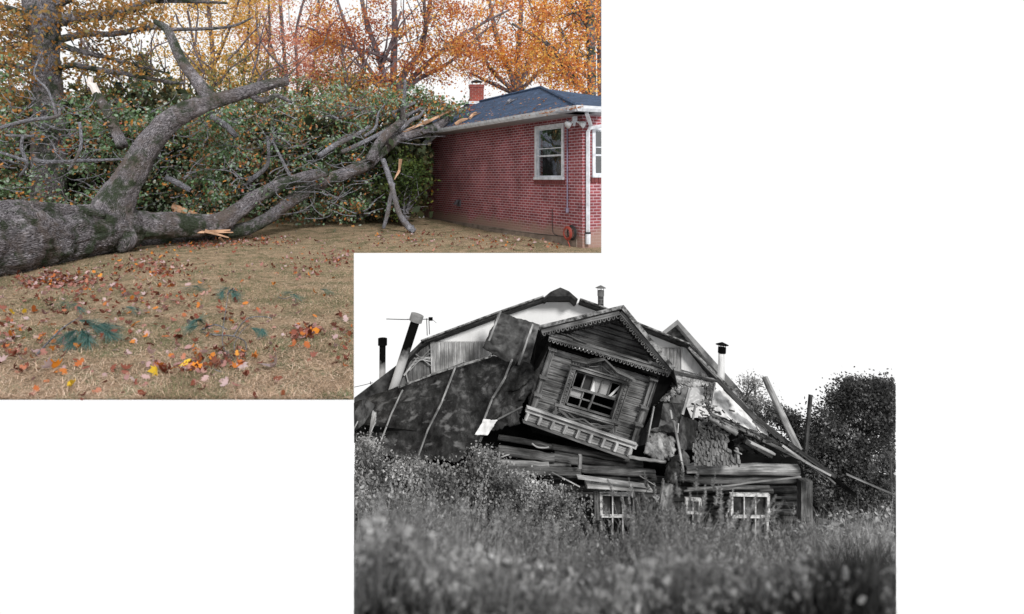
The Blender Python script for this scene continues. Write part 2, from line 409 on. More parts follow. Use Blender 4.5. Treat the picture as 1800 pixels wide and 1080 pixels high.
# ================================================================== PLACE ONE : fallen oak and brick house
# ground sheet
def gz(x, y):
    z = .05*noise.noise(Vector((x*.35, y*.35, 0))) + .015*noise.noise(Vector((x*1.7, y*1.7, 3)))
    f = min(1, max(0, (y-4.5)/.8)) * (1 if y < 13 or x < kx(622)*y - .5 else min(1, max(0, (y-13.23)/1.5)))
    if y > 14: z += min(.25, (y-14)*.02) * (1 if y < 60 else 1)
    return z*f
def sheet(mb, y0, y1, ny, nx, xl, xr):
    b = len(mb.v)
    for j in range(ny+1):
        y = y0 + (y1-y0)*(j/ny)**1.3
        for i in range(nx+1):
            x = xl(y) + (xr(y)-xl(y))*i/nx; mb.v.append((x, y, gz(x, y)))
    for j in range(ny):
        for i in range(nx):
            a = b + j*(nx+1)+i; mb.face((a, a+1, a+nx+2, a+nx+1))
mb = MB()
sheet(mb, 4.501, 13.23, 60, 90, lambda y: -kx(0)*0 - 1.0*y - 3, lambda y: kx(622)*y)
sheet(mb, 13.23, 70, 60, 110, lambda y: -1.0*y - 3, lambda y: kx(1057)*y)
m, t, b_ = newmat('dry_lawn')
tc = nd(t, 'ShaderNodeTexCoord')
def nz(s, d=8, r=.6, st=(1,1,1)):
    mp = nd(t, 'ShaderNodeMapping'); mp.inputs['Scale'].default_value = st; t.links.new(tc.outputs['Object'], mp.inputs[0])
    n = nd(t, 'ShaderNodeTexNoise'); n.inputs['Scale'].default_value = s; n.inputs['Detail'].default_value = d; n.inputs['Roughness'].default_value = r
    t.links.new(mp.outputs[0], n.inputs['Vector']); return n.outputs[0]
c = ramp(t, [(.34,(.06,.055,.03)),(.45,(.24,.175,.11)),(.55,(.45,.33,.22)),(.66,(.7,.55,.42))], nz(30, 10, .8))
f = ramp(t, [(.45,g(0)),(.62,g(.8))], nz(2.4, 9, .75))
c2 = ramp(t, [(.35,(.035,.05,.02)),(.65,(.14,.15,.075))], nz(40, 8, .8))
mx = nd(t, 'ShaderNodeMixRGB'); t.links.new(f, mx.inputs[0]); t.links.new(c, mx.inputs[1]); t.links.new(c2, mx.inputs[2])
t.links.new(mx.outputs[0], b_.inputs['Base Color']); b_.inputs['Roughness'].default_value = .95; b_.inputs['Specular IOR Level'].default_value = .1
bp = nd(t, 'ShaderNodeBump'); bp.inputs['Strength'].default_value = 1; bp.inputs['Distance'].default_value = .03
t.links.new(nz(45, 8, .8), bp.inputs['Height']); t.links.new(bp.outputs[0], b_.inputs['Normal'])
mb.build('lawn', m, smooth=True, kind='structure')

def lawn_pt(bias=1.0):
    while True:
        y = 4.5 + (26-4.5)*random.random()**bias
        px = random.uniform(-60, 620 if y < 13.3 else 1050); x = kx(px)*y
        return x, y
# dry grass and needles lying on the lawn
def blades(N, fn, mat, name, cull, wid=(.001,.0026), **kw):
    V = np.zeros((N,6,3)); 
    for i in range(N):
        base, d, l, bend = fn()
        sd = Vector((-d[1], d[0], 0)); sd = sd.normalized() if sd.length > 1e-4 else Vector((1,0,0))
        wv = sd*random.uniform(*wid)
        p1 = base + d*l*.5 ; p2 = base + d*l + bend
        V[i] = [base-wv, base+wv, p1+wv*.8, p2+wv*.15, p2-wv*.15, p1-wv*.8]
    px = CX + F*V[:,:,0]/V[:,:,1]; py = HY - F*(V[:,:,2]-EYE)/V[:,:,1]
    V = V[cull(px.min(1), px.max(1), py.min(1), py.max(1))]; n = len(V)
    idx = np.arange(n)[:,None]*6
    F1 = idx + np.array([0,1,2,5]); F2 = idx + np.array([5,2,3,4])
    fa = np.stack([F1,F2],1).reshape(-1,4)
    me = bpy.data.meshes.new(name); me.vertices.add(n*6); me.vertices.foreach_set('co', V.astype(np.float32).ravel())
    me.loops.add(len(fa)*4); me.loops.foreach_set('vertex_index', fa.astype(np.int32).ravel())
    me.polygons.add(len(fa)); me.polygons.foreach_set('loop_start', np.arange(0, len(fa)*4, 4, dtype=np.int32))
    try: me.polygons.foreach_set('loop_total', np.full(len(fa), 4, dtype=np.int32))
    except Exception: pass
    me.update(calc_edges=True)
    return link(name, me, mat, **kw)
def fn_dry():
    x, y = lawn_pt(1.9); a = random.uniform(0, 6.283); e = abs(random.gauss(.12, .3))
    return Vector((x, y, gz(x,y)+random.uniform(.002,.018))), Vector((math.cos(a)*math.cos(e), math.sin(a)*math.cos(e), math.sin(e))), random.uniform(.025,.1), Vector((random.gauss(0,.012),random.gauss(0,.012),-.01))
M_dry = leaf_mat('dry_grass', [(0,(.09,.06,.035)),(.3,(.34,.24,.16)),(.55,(.6,.43,.3)),(.74,(.82,.65,.52)),(.78,(.16,.2,.1)),(1,(.24,.28,.15))], trans=.2, nscale=2.2, mixn=.42)
blades(100000, fn_dry, M_dry, 'dry_grass', cull1, kind='stuff', label='short dry straw coloured grass and fallen needles over the lawn')
def fn_green():
    while True:
        x, y = lawn_pt(1.7)
        if noise.noise(Vector((x*.9, y*.9, 5))) > .02: break
    a = random.uniform(0, 6.283); e = random.uniform(.5, 1.4)
    return Vector((x, y, gz(x,y))), Vector((math.cos(a)*math.cos(e), math.sin(a)*math.cos(e), math.sin(e))), random.uniform(.025,.06), Vector((math.cos(a)*.01, math.sin(a)*.01, 0))
M_gg = leaf_mat('green_grass', [(0,(.05,.075,.03)),(.5,(.13,.16,.07)),(1,(.3,.28,.15))], trans=.25)
blades(30000, fn_green, M_gg, 'green_grass', cull1, kind='stuff', label='thin green grass growing through the dead straw')
# leaf litter
M_lit = leaf_mat('leaf_litter', [(0,(.08,.03,.02)),(.3,(.22,.06,.035)),(.48,(.32,.13,.1)),(.62,(.42,.27,.27)),(.72,(.55,.42,.42)),(.8,(.42,.12,.035)),(.95,(.65,.24,.04)),(1,(.75,.5,.08))], trans=.2, mixn=.12, nscale=1.1, rough=.5)
spots = [(110,492,70,14,150),(265,470,60,16,160),(330,430,60,10,120),(520,470,60,18,60),(600,455,30,14,60),(450,428,90,8,160),(20,620,40,40,40),(100,500,90,12,100),(540,592,26,12,34),(395,640,70,16,40),(60,560,90,60,60),(310,650,60,10,30),(520,600,16,10,16),(720,425,90,14,130),(900,430,120,10,110),(300,560,300,120,330),(200,520,200,40,150),(610,600,30,40,30)]
C = []; 
for sx, sy, rx, ry, n in spots:
    for i in range(int(n*1.4)):
        px = random.gauss(sx, rx*.55); py = random.gauss(sy, ry*.6)
        if py < 404: continue
        D = EYE*F/(py-HY); x = kx(px)*D; C.append((x, D, gz(x,D)+random.uniform(.008,.05)))
C = np.array(C)
leaf_obj('leaf_litter', C, rng.uniform(.04,.1,size=len(C)), 'oak', M_lit, flatness=.35, bend=.9, cull=cull1, kind='stuff', label='brown, mauve and orange oak leaves fallen in drifts on the lawn')
# single bright leaves
M_ly = leaf_mat('yellow_leaf', [(0,(.8,.5,.03)),(1,(.85,.58,.05))], trans=.2); M_lo = leaf_mat('orange_leaf', [(0,(.75,.3,.03)),(1,(.7,.22,.03))], trans=.2)
M_lp = leaf_mat('pale_mauve_leaf', [(0,(.5,.4,.42)),(1,(.62,.5,.5))], trans=.2)
bright = [(276,661,.17,'y','curled yellow leaf standing nearest the right of the front lawn'),(326,648,.16,'y','yellow leaf lying against the orange one near the curved twig'),
 (343,654,.15,'o','orange leaf touching the yellow one near the curved twig'),(235,576,.17,'o','bright orange crumpled leaf right of the large pine sprig'),
 (130,686,.12,'y','small yellow leaf at the front edge of the lawn'),(100,652,.16,'o','orange leaf lying below the large pine sprig'),(84,655,.15,'p','pale tan leaf left of the orange one by the pine sprig'),
 (19,557,.14,'y','yellow leaf at the far left of the lawn'),(42,553,.11,'y','smaller yellow leaf right of the other at far left'),(236,678,.14,'p','pale mauve leaf near the front edge of the lawn'),
 (424,649,.18,'p','pinkish leaf beneath the curved bare twig'),(484,655,.2,'p','broad salmon leaf right of the curved bare twig'),(545,592,.16,'o','orange leaf on the pile by the right edge'),
 (199,508,.16,'p','whitish leaf lying alone behind the pine sprigs'),(68,600,.15,'o','orange leaf left of the large pine sprig butt')]
for px, py, s, c, lb in bright:
    D = EYE*F/(py-HY); x = kx(px)*D
    leaf_obj('fallen_leaf', np.array([[x, D, .045]]), np.array([s*.85]), 'oak', {'y':M_ly,'o':M_lo,'p':M_lp}[c], flatness=.3, bend=.9, label=lb, category='leaf', group='bright leaves on the lawn')

# pine sprigs
def sprig(pxy, end, tufts, label, nl=70, ln=.16, stem=True):
    D = EYE*F/(pxy[1]-HY); base = Vector((kx(pxy[0])*D, D, .02))
    th = thing('pine_sprig', base, label, 'pine sprig', 'torn pine sprigs on the lawn')
    if stem:
        D2 = EYE*F/(end[1]-HY); e = Vector((kx(end[0])*D2, D2, .1)); mid = base.lerp(e, .5) + Vector((0,.03,.05))
        MB().tube([base, mid, e], [.011,.008,.004], n=6).build('stem', M_bark_s, th, smooth=True)
    V = MB()
    for (tx, ty, ax, ay) in tufts:
        Dt = EYE*F/(ty-HY); o = Vector((kx(tx)*Dt, Dt, .09))
        ad = Vector((ax, -ay, .0)).normalized()
        for i in range(nl):
            d = (ad + Vector((random.gauss(0,.3), random.gauss(0,.3), random.gauss(.05,.3)))).normalized()
            l = ln*random.uniform(.6, 1.15); s0 = o - ad*random.uniform(0,.08); e = s0 + d*l; e.z = max(e.z - .05, .006)
            sd = Vector((-d.y, d.x, 0)).normalized()*.0023
            V.quad([s0-sd, s0+sd, e+sd*.4, e-sd*.4])
    V.build('needles', M_needle, th)
sprig((64,628), (140,575), [(150,578,1,.1),(170,588,1,.4),(145,600,.6,.9),(185,585,1,.2),(130,612,.2,1),(155,610,.5,1),(190,600,.9,.6),(125,600,-.1,1)], 'largest pine sprig, long pale stem with blue green needles on the lawn', 120, .24)
sprig((352,585), (400,598), [(340,578,-.3,1),(335,590,-.8,.5),(352,575,.1,-.6)], 'pine sprig with a dark stem beside the curved bare twig', 80, .14)
sprig((400,520), (415,525), [(395,518,-.6,.4),(410,522,.8,.2),(390,525,.1,.8),(412,528,.7,.7)], 'pine tuft in the middle of the lawn behind the bare twig', 60, .2)
sprig((335,515), (348,514), [(345,514,1,.1),(332,517,-1,.2)], 'thin flat pine tuft left of the middle one', 45, .2, False)
sprig((510,528), (520,530), [(505,526,-1,.1),(518,530,1,.3)], 'pine tuft toward the right edge of the lawn', 45, .2, False)
sprig((130,550), (140,552), [(125,548,-.8,.6),(140,553,.9,.4),(112,545,-1,.1)], 'pine tuft just behind the largest sprig', 50, .18, False)
sprig((232,553), (240,554), [(232,553,1,.2),(222,555,-1,.2)], 'small faded pine tuft behind the crumpled orange leaf', 45, .16, False)
sprig((455,593), (460,595), [(452,593,.8,.3),(462,596,.4,.9)], 'small teal pine tuft right of the curved bare twig', 50, .13, False)
sprig((565,520), (570,520), [(572,520,1,.1)], 'faint pine tuft at the right edge by the leaf pile', 40, .2, False)
# bare twigs
def gtwig(paths, label, r=.006):
    th = None; k = MB()
    for pth in paths:
        pts = []
        for (px, py, h) in pth:
            D = EYE*F/(py-HY); pts.append(P(px, py - h*F/D, D))
        if th is None: loc = pts[0]
        k.tube(pts, [r*(1-.5*i/len(pts)) for i in range(len(pts))], n=5); r = r*.8; th = 1
    o = k.build('bare_twig', M_bark_s, smooth=True, label=label, category='twig', group='bare twigs on the lawn')
gtwig([[(352,587,.02),(380,596,.04),(410,600,.05),(432,612,.05),(430,632,.02)],[(410,600,.05),(435,580,.12),(470,574,.1),(478,575,.08)],[(430,632,.02),(408,634,.01),(392,618,.05),(392,600,.12),(398,570,.2),(402,545,.25)],
       [(415,632,.02),(412,615,.05),(425,600,.1),(440,590,.12)],[(408,634,.01),(400,625,.03),(390,622,.03)]], 'curved bare forked twig in the middle of the front lawn', .008)
gtwig([[(395,618+40,.01),(360,648,.02),(345,640,.02),(330,640,.03)]], 'straight short twig among leaves by the yellow leaf', .005)
gtwig([[(490,525,.02),(500,530,.03),(515,528,.05),(520,535,.02)]], 'twig crossing the right hand pine tuft', .005)
gtwig([[(850,415,.02),(890,420,.04),(930,424,.02)],[(880,418,.04),(900,412,.08)]], 'thin broken branch lying before the brick wall', .02)

# ---- brick house
A = Vector((-.434, .901, 0)); A.normalize(); B = Vector((A.y, -A.x, 0))      # along the long wall away from us / along the end wall
DC = EYE*F/(437-HY); K0 = Vector((kx(1024)*DC, DC, 0))                         # the near corner at the ground
def ws(px):   # distance along the long wall seen at px
    k = kx(px); return (k*K0.y - K0.x)/(A.x - k*A.y)
def wz(px, py):
    s = ws(px); D = K0.y + s*A.y; return EYE - (py-HY)/F*D
def WP(s, z, out=0): return K0 + A*s - B*out + Vector((0,0,z))
def EP(s, z, out=0): return K0 + B*s - A*out + Vector((0,0,z))
house = thing('brick_house', K0, 'single storey red brick house with dark hip roof, hit by the fallen oak', 'house')
M_brick = brick_mat('red_brick', (.3,.075,.08), (.18,.048,.055), (.46,.33,.36), bw=.2, rh=.068, ms=.009, stain=(.3,.21,.17))
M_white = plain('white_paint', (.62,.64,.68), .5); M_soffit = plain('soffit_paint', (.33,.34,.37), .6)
M_roof = noise_mat('dark_shingles', [(.3,(.02,.035,.065)),(.7,(.06,.1,.18))], scale=14, bump=.5)
# shingle courses
t = M_roof.node_tree; bs = [n for n in t.nodes if n.type == 'BSDF_PRINCIPLED'][0]
uvn = nd(t, 'ShaderNodeUVMap'); br = nd(t, 'ShaderNodeTexBrick'); t.links.new(uvn.outputs[0], br.inputs['Vector'])
br.inputs['Scale'].default_value = 1; br.inputs['Brick Width'].default_value = .3; br.inputs['Row Height'].default_value = .14; br.inputs['Mortar Size'].default_value = .008
br.inputs['Color1'].default_value = (1.25,1.25,1.25,1); br.inputs['Color2'].default_value = (.75,.75,.75,1); br.inputs['Mortar'].default_value = (.45,.45,.45,1)
mx = nd(t, 'ShaderNodeMixRGB', blend_type='MULTIPLY'); mx.inputs[0].default_value = 1
t.links.new(bs.inputs['Base Color'].links[0].from_socket, mx.inputs[1]); t.links.new(br.outputs[0], mx.inputs[2]); t.links.new(mx.outputs[0], bs.inputs['Base Color'])
HT = wz(1018, 207)                    # brick top
LW = 9.6
def wall(fn, s0, s1, z0, z1, holes, th=.2):
    k = MB(); ss = sorted({s0, s1, *[h[0] for h in holes], *[h[1] for h in holes]}); zs = sorted({z0, z1, *[h[2] for h in holes], *[h[3] for h in holes]})
    for a, b in zip(ss, ss[1:]):
        for c, d in zip(zs, zs[1:]):
            if any(h[0] <= a and b <= h[1] and h[2] <= c and d <= h[3] for h in holes): continue
            k.quad([fn(a,c), fn(b,c), fn(b,d), fn(a,d)], [(a,c),(b,c),(b,d),(a,d)])
    for h in holes:
        for (a, c), (b, d) in (((h[0],h[2]),(h[1],h[2])), ((h[0],h[3]),(h[1],h[3])), ((h[0],h[2]),(h[0],h[3])), ((h[1],h[2]),(h[1],h[3]))):
            k.quad([fn(a,c), fn(b,d), fn(b,d,-th), fn(a,c,-th)], [(a,c),(b,d),(b+.1,d+.1),(a+.1,c+.1)])
    return k
w0, w1 = ws(991), ws(942); wzb, wzt = wz(966, 314), wz(966, 221)
wall(WP, 0, LW, .0, HT+.09, [(w0, w1, wzb, wzt)]).build('wall', M_brick, house, clip=C1)
EW = 5.0
e0, e1 = .28, 1.5; ezb, ezt = wz(1020, 310)+.0, wz(1020, 223)
wall(EP, 0, EW, .0, HT+.09, [(e0, e1, ezb, ezt)]).build('wall', M_brick, house, clip=C1)
# interior seen through the panes
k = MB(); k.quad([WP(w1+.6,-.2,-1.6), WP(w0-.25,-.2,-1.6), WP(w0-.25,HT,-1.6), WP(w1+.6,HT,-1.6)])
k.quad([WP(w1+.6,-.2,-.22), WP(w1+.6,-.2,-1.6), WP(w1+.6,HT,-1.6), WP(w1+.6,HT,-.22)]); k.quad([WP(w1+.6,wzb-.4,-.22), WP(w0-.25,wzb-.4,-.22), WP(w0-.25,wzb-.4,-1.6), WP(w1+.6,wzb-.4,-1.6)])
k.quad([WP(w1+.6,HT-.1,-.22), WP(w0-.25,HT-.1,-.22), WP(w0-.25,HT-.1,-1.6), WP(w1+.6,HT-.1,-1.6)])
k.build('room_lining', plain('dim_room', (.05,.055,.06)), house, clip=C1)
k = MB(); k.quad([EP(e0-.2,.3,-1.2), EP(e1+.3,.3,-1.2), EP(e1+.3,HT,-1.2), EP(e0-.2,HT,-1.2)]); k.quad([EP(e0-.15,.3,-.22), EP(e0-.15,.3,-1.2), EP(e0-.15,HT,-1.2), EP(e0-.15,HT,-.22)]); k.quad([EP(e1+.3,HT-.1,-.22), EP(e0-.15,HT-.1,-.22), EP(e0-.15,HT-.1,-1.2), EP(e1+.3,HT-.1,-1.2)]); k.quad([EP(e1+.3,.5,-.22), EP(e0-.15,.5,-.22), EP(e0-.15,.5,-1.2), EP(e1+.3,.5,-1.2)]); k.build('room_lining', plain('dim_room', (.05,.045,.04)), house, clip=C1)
M_glass3 = glass_mat('window_glass_faint', .12)
M_glass = glass_mat('window_glass', .55); M_glass2 = glass_mat('window_glass_dim', .25)
def window(fn, s0, s1, z0, z1, axS, axO, clip=None):
    c = fn((s0+s1)/2, z0)
    fr = MB(); fw = .065; o = .03
    def bar(k, sa, sb, za, zb, out, th=.04):
        k.prism([fn(sa,za,out), fn(sb,za,out), fn(sb,zb,out), fn(sa,zb,out)], fn(0,0,-th)-fn(0,0,0))
    bar(fr, s0-.02, s0+fw, z0, z1+.02, o, .1); bar(fr, s1-fw, s1+.02, z0, z1+.02, o, .1)
    bar(fr, s0+fw, s1-fw, z1-fw, z1+.02, o, .1); bar(fr, s0-.04, s1+.04, z0-.03, z0+.03, o+.025, .14)
    f = fr.build('window_frame', M_white, house, clip=clip)
    sa, sb, za, zb = s0+fw, s1-fw, z0+.03, z1-fw; mid = za + (zb-za)*.44
    S = MB(); 
    for q in ((sa, sa+.03, za, zb), (sb-.03, sb, za, zb), (sa+.03, sb-.03, mid-.02, mid+.02), (sa+.03, sb-.03, za, za+.04), (sa+.03, sb-.03, zb-.03, zb), (sa+.03, sb-.03, mid+.17, mid+.19)): bar(S, *q, -.02, .03)
    S.build('sash', M_white, f, clip=clip)
    for a, b in ((za+.04, mid-.02), (mid+.02, zb-.03)):
        g_ = MB(); g_.quad([fn(sa+.03,a,-.035), fn(sb-.03,a,-.035), fn(sb-.03,b,-.035), fn(sa+.03,b,-.035)])
        g_.build('pane', M_glass3 if fn is EP else (M_glass if a > mid else M_glass2), f, clip=clip)
    return f
window(WP, w0, w1, wzb, wzt, A, B); window(EP, e0, e1, ezb, ezt, B, A, C1)
# cloth behind the lower pane
k = MB(); 
for i in range(10):
    s = w0+.2+i*.028; k.quad([WP(s, wzb+.25, -.3-.02*math.sin(i*1.3)), WP(s+.028, wzb+.25+.02*(i%3), -.3-.02*math.sin((i+1)*1.3)), WP(s+.028, wzb+.5-.01*i, -.3-.02*math.sin((i+1)*1.3)), WP(s, wzb+.5-.01*i, -.3-.02*math.sin(i*1.3))])
k.build('curtain', plain('white_cloth', (.6,.62,.66)), house, smooth=True, label='white cloth hanging behind the lower pane')
# brick sills
k = MB(); n = 13
for i in range(n):
    a = w0-.06 + (w1-w0+.12)*i/n; b = w0-.06 + (w1-w0+.12)*(i+.86)/n
    k.prism([WP(a,wzb-.14,.035), WP(b,wzb-.14,.035), WP(b,wzb-.035,.045), WP(a,wzb-.035,.045)], B*.06)
k.build('brick_sill', plain('sill_brick', (.16,.045,.045), .9), house)
k = MB()
for i in range(14):
    a = e0-.06+i*.1; k.prism([EP(a,ezb-.14,.035), EP(a+.086,ezb-.14,.035), EP(a+.086,ezb-.035,.045), EP(a,ezb-.035,.045)], A*.06)
k.build('brick_sill', plain('sill_brick', (.16,.045,.045), .9), house, clip=C1)
# roof
OV = .55; ez = HT + .16
def RP(s, r, z): return K0 + A*s + B*r + Vector((0,0,z))
E0 = RP(-OV, -OV, ez)
ap = P(951, 155, 19.2); d = ap - K0; as_, ar = d.dot(A), d.dot(B); zr = ap.z
k = MB()
def rq(pts, uvo):
    pts = [Vector(p) for p in pts]; o = pts[0]; u = uvo.normalized(); nrm = (pts[1]-o).cross(pts[-1]-o).normalized(); v = nrm.cross(u)
    k.quad(pts, [((p-o).dot(u), abs((p-o).dot(v))) for p in pts])
Lr = LW + OV - .2
rq([RP(-OV,-OV,ez), RP(Lr,-OV,ez), RP(Lr,ar,zr), RP(as_,ar,zr)], A)
rq([RP(-OV,-OV,ez), RP(as_,ar,zr), RP(-OV,2*ar+OV,ez)], B)
rq([RP(-OV,2*ar+OV,ez), RP(as_,ar,zr), RP(Lr,ar,zr), RP(Lr,2*ar+OV,ez)], A)
roof = k.build('roof', M_roof, house, clip=C1)
k = MB(); k.tube([RP(-OV,-OV,ez+.02), RP(as_,ar,zr+.02)], [.05,.05], n=6); k.tube([RP(as_,ar,zr+.02), RP(Lr,ar,zr+.02)], [.05,.05], n=6)
k.build('ridge_cap', M_roof, roof, clip=C1)
# soffit, fascia, gutter
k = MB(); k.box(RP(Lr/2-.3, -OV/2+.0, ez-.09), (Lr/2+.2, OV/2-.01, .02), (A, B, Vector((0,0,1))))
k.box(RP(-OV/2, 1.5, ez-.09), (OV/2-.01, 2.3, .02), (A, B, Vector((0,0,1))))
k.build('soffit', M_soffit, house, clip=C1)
k = MB()
prof = [(0,0),(.02,-.11),(-.07,-.12),(-.11,-.06),(-.12,0),(-.1,0),(-.09,-.05),(-.055,-.1),(.0,-.095)]
def gutter(p, q, out):
    b = len(k.v); n = len(prof)
    for e in (p, q):
        for x, z in prof: k.v.append(tuple(e + out*(-x) + Vector((0,0,z))))
    for i in range(n): k.face((b+i, b+(i+1)%n, b+n+(i+1)%n, b+n+i))
    k.face([b+i for i in range(n)]); k.face([b+n+i for i in range(n)][::-1])
gutter(RP(-OV-.12,-OV-.005,ez+.01), RP(Lr-.5,-OV-.005,ez+.01), -B)
gutter(RP(-OV-.005,-OV-.12,ez+.01), RP(-OV-.005,4,ez+.01), -A)
k.build('gutter', M_white, house, clip=C1)
k = MB()   # the eave end torn down at the far corner
pA = RP(Lr-.4,-OV,ez-.05); 
k.plank(P(768,236,20.6), P(728,266,21.3), .16, .05, B*-1); k.plank(P(774,232,20.4), P(745,240,20.9), .2, .06, Vector((0,-.3,1)))
k.build('torn_fascia', M_white, house, label='white fascia board torn down at the crushed far corner')
# dark crushed edge at the left of the roof
# downspout
k = MB(); x0 = EP(.06, 0, .09)
p = lambda px, py, D: P(px, py, D)
k.tube([RP(-OV+.02,-.3,ez-.12), EP(.12, ez-.34, .14), EP(.1, ez-.5, .07), EP(.1, .35, .07)], [.048]*4, n=4, smooth=0)
k.tube([EP(.1, .35, .07), EP(.1, .1, .07)], [.058]*2, n=8, smooth=0)
k.tube([EP(.1, ez-.42, .1), RP(-OV+.1, 1.3, ez-.16)], [.04]*2, n=6, smooth=0)
k.build('downspout', M_white, house, clip=C1)
MB().tube([EP(.1, .37, .07), EP(.1,.33,.07)], [.062]*2, n=8, smooth=0).build('pipe_band', plain('black_band', (.02,.02,.025)), house)
# floodlights
fl = MB(); c0 = WP(.05, ez-.28, .18)
fl.box(c0 + Vector((0,0,.08)), (.05,.05,.05)); fl.tube([c0+Vector((0,0,.05)), c0+Vector((-.02,-.02,-.08))], [.035,.03], n=8)
lamp = fl.build('floodlight', M_white, house)
for dx in (-1, 1):
    h = MB(); a0 = c0 + Vector((dx*.03,-.02,.02)); a1 = c0 + Vector((dx*.1,-.08,-.02)); a2 = c0 + Vector((dx*.19,-.14,-.07))
    h.tube([a0, a1, a1.lerp(a2,.3), a2], [.02,.03,.055,.085], n=12, smooth=1); h.build('lamp_head', plain('lamp_shell', (.75,.77,.8), .4), lamp, smooth=True)
# conduit, vent, cables
k = MB(); sc_ = ws(999); k.tube([WP(sc_, ez-.16, .03), WP(sc_, wz(999, 372), .03)], [.017]*2, n=6, smooth=0); k.box(WP(sc_, wz(999,370), .035), (.03,.03,.05))
k.build('conduit', plain('purple_grey_paint', (.2,.17,.24)), house)
sv = ws(808); k = MB(); vz = wz(808, 357)
k.prism([WP(sv-.1,vz-.1,.0), WP(sv+.1,vz-.1,.0), WP(sv+.1,vz+.1,.0), WP(sv-.1,vz+.1,.0)], -B*.05)
k.prism([WP(sv-.11,vz+.1,.05), WP(sv+.11,vz+.1,.05), WP(sv+.11,vz-.05,.2), WP(sv-.11,vz-.05,.2)], -B*-.012)
k.box(WP(sv, vz-.0, .09), (.02,.02,.09)); k.build('dryer_vent', plain('vent_grey', (.13,.12,.14)), house)
k = MB(); s1_ = ws(972); k.tube([WP(s1_, wz(972,368), .02), WP(s1_, wz(972,396), .02), WP(s1_-.1, wz(975,412), .03), WP(ws(1000), .22, .04)], [.008]*4, n=5)
k.tube([WP(ws(1000), .22, .04), WP(ws(930), .17, .02), WP(ws(860), .14, .02)], [.008]*3, n=5); k.build('cable', plain('black_cable', (.02,.02,.02)), house)
# foundation
k = MB(); k.box(WP(LW/2+.2, .1, .012), (LW/2, .012, .09), (A, B, Vector((0,0,1)))); k.build('foundation', noise_mat('concrete', [(.3,(.14,.11,.09)),(.7,(.3,.24,.2))], scale=4), house)
# chimney
n_ = (RP(Lr,-OV,ez)-E0).cross(RP(as_,ar,zr)-E0).normalized(); d_ = P(838,182,1)-Vector((0,0,EYE)); ch = Vector((0,0,EYE)) + d_*((E0-Vector((0,0,EYE))).dot(n_)/d_.dot(n_)); DCH = ch.y; k = MB(); rows = []
def chim(k, hw, z0, z1): k.box(Vector((ch.x, ch.y, (z0+z1)/2)), (hw, hw, (z1-z0)/2))
zc0, zc1 = ch.z-.35, P(838,149,DCH).z
q = MB(); hw = 12.3*DCH/F; ch.y += hw*.8
for z0, z1, hh in ((zc0, zc1-.1, hw), (zc1-.1, zc1, hw+.02)):
    cs_ = [(-hh,-hh),(hh,-hh),(hh,hh),(-hh,hh)]
    for i in range(4):
        a, b = cs_[i], cs_[(i+1)%4]; L0 = i*.47
        q.quad([(ch.x+a[0],ch.y+a[1],z0),(ch.x+b[0],ch.y+b[1],z0),(ch.x+b[0],ch.y+b[1],z1),(ch.x+a[0],ch.y+a[1],z1)], [(L0,z0),(L0+2*hh,z0),(L0+2*hh,z1),(L0,z1)])
    q.quad([(ch.x+a,ch.y+b,z1) for a, b in cs_]); q.quad([(ch.x+a,ch.y+b,z0) for a, b in cs_][::-1])
chm = q.build('chimney', brick_mat('chimney_brick', (.3,.06,.04), (.2,.04,.035), (.3,.17,.15)), house)
k = MB(); k.box((ch.x-.02, ch.y-hw-.01, ch.z+.02), (hw+.02,.012,.05)); k.box((ch.x+hw+.012, ch.y, ch.z+.1), (.012,hw,.12)); k.build('flashing', M_white, chm)
k = MB(); 
for a, b in ((-.15,-.15),(.15,-.15),(.15,.15),(-.15,.15)): k.tube([(ch.x+a,ch.y+b,zc1),(ch.x+a,ch.y+b,zc1+.12)], [.012]*2, n=4, smooth=0)
b0 = len(k.v); k.v += [(ch.x+a,ch.y+b,zc1+.12) for a, b in ((-.2,-.2),(.2,-.2),(.2,.2),(-.2,.2))] + [(ch.x,ch.y,zc1+.22)]
for i in range(4): k.face((b0+i, b0+(i+1)%4, b0+4))
k.face((b0+3,b0+2,b0+1,b0)); k.build('chimney_cap', plain('dark_tin', (.02,.02,.02)), chm)
# roof debris
for i, (px, py, px2, py2, lb) in enumerate([(826,211,838,201,'pale broken branch lying on the dark roof slope'),(893,184,899,179,'short dark stick high on the dark roof slope'),(800,222,822,212,'thin pale stick near the gutter on the dark roof')]):
    def onroof(px, py):
        n = (RP(Lr,-OV,ez)-E0).cross(RP(as_,ar,zr)-E0).normalized(); o = Vector((0,0,EYE)); d_ = P(px,py,1)-o; return o + d_*((E0-o).dot(n)/d_.dot(n)) + Vector((0,0,.05))
    p0, p1 = onroof(px,py), onroof(px2,py2); k = MB(); k.tube([p0, p0.lerp(p1,.5)+Vector((0,0,.04)), p1], [.05,.045,.02], n=6, rough=.3)
    k.tube([p0.lerp(p1,.4), p0.lerp(p1,.4)+Vector((.25,0,.1))], [.025,.01], n=5); k.build('broken_branch', M_bark_s if i == 1 else M_split, label=lb, category='branch', group='debris on the roof')
def onroof(px, py):
    n = (RP(Lr,-OV,ez)-E0).cross(RP(as_,ar,zr)-E0).normalized(); o = Vector((0,0,EYE)); d_ = P(px,py,1)-o; return o + d_*((E0-o).dot(n)/d_.dot(n)) + Vector((0,0,.02))
rl = []
for i in range(420):
    tt = random.random()
    if random.random() < .6: px = 775+250*tt; py = 228-36*tt - abs(random.gauss(0,2.5)) - 1
    else: px = random.uniform(800,1000); py = random.uniform(172,205)
    if py < 155+abs(px-951)*.2 + 4: continue
    rl.append(tuple(onroof(px,py)))
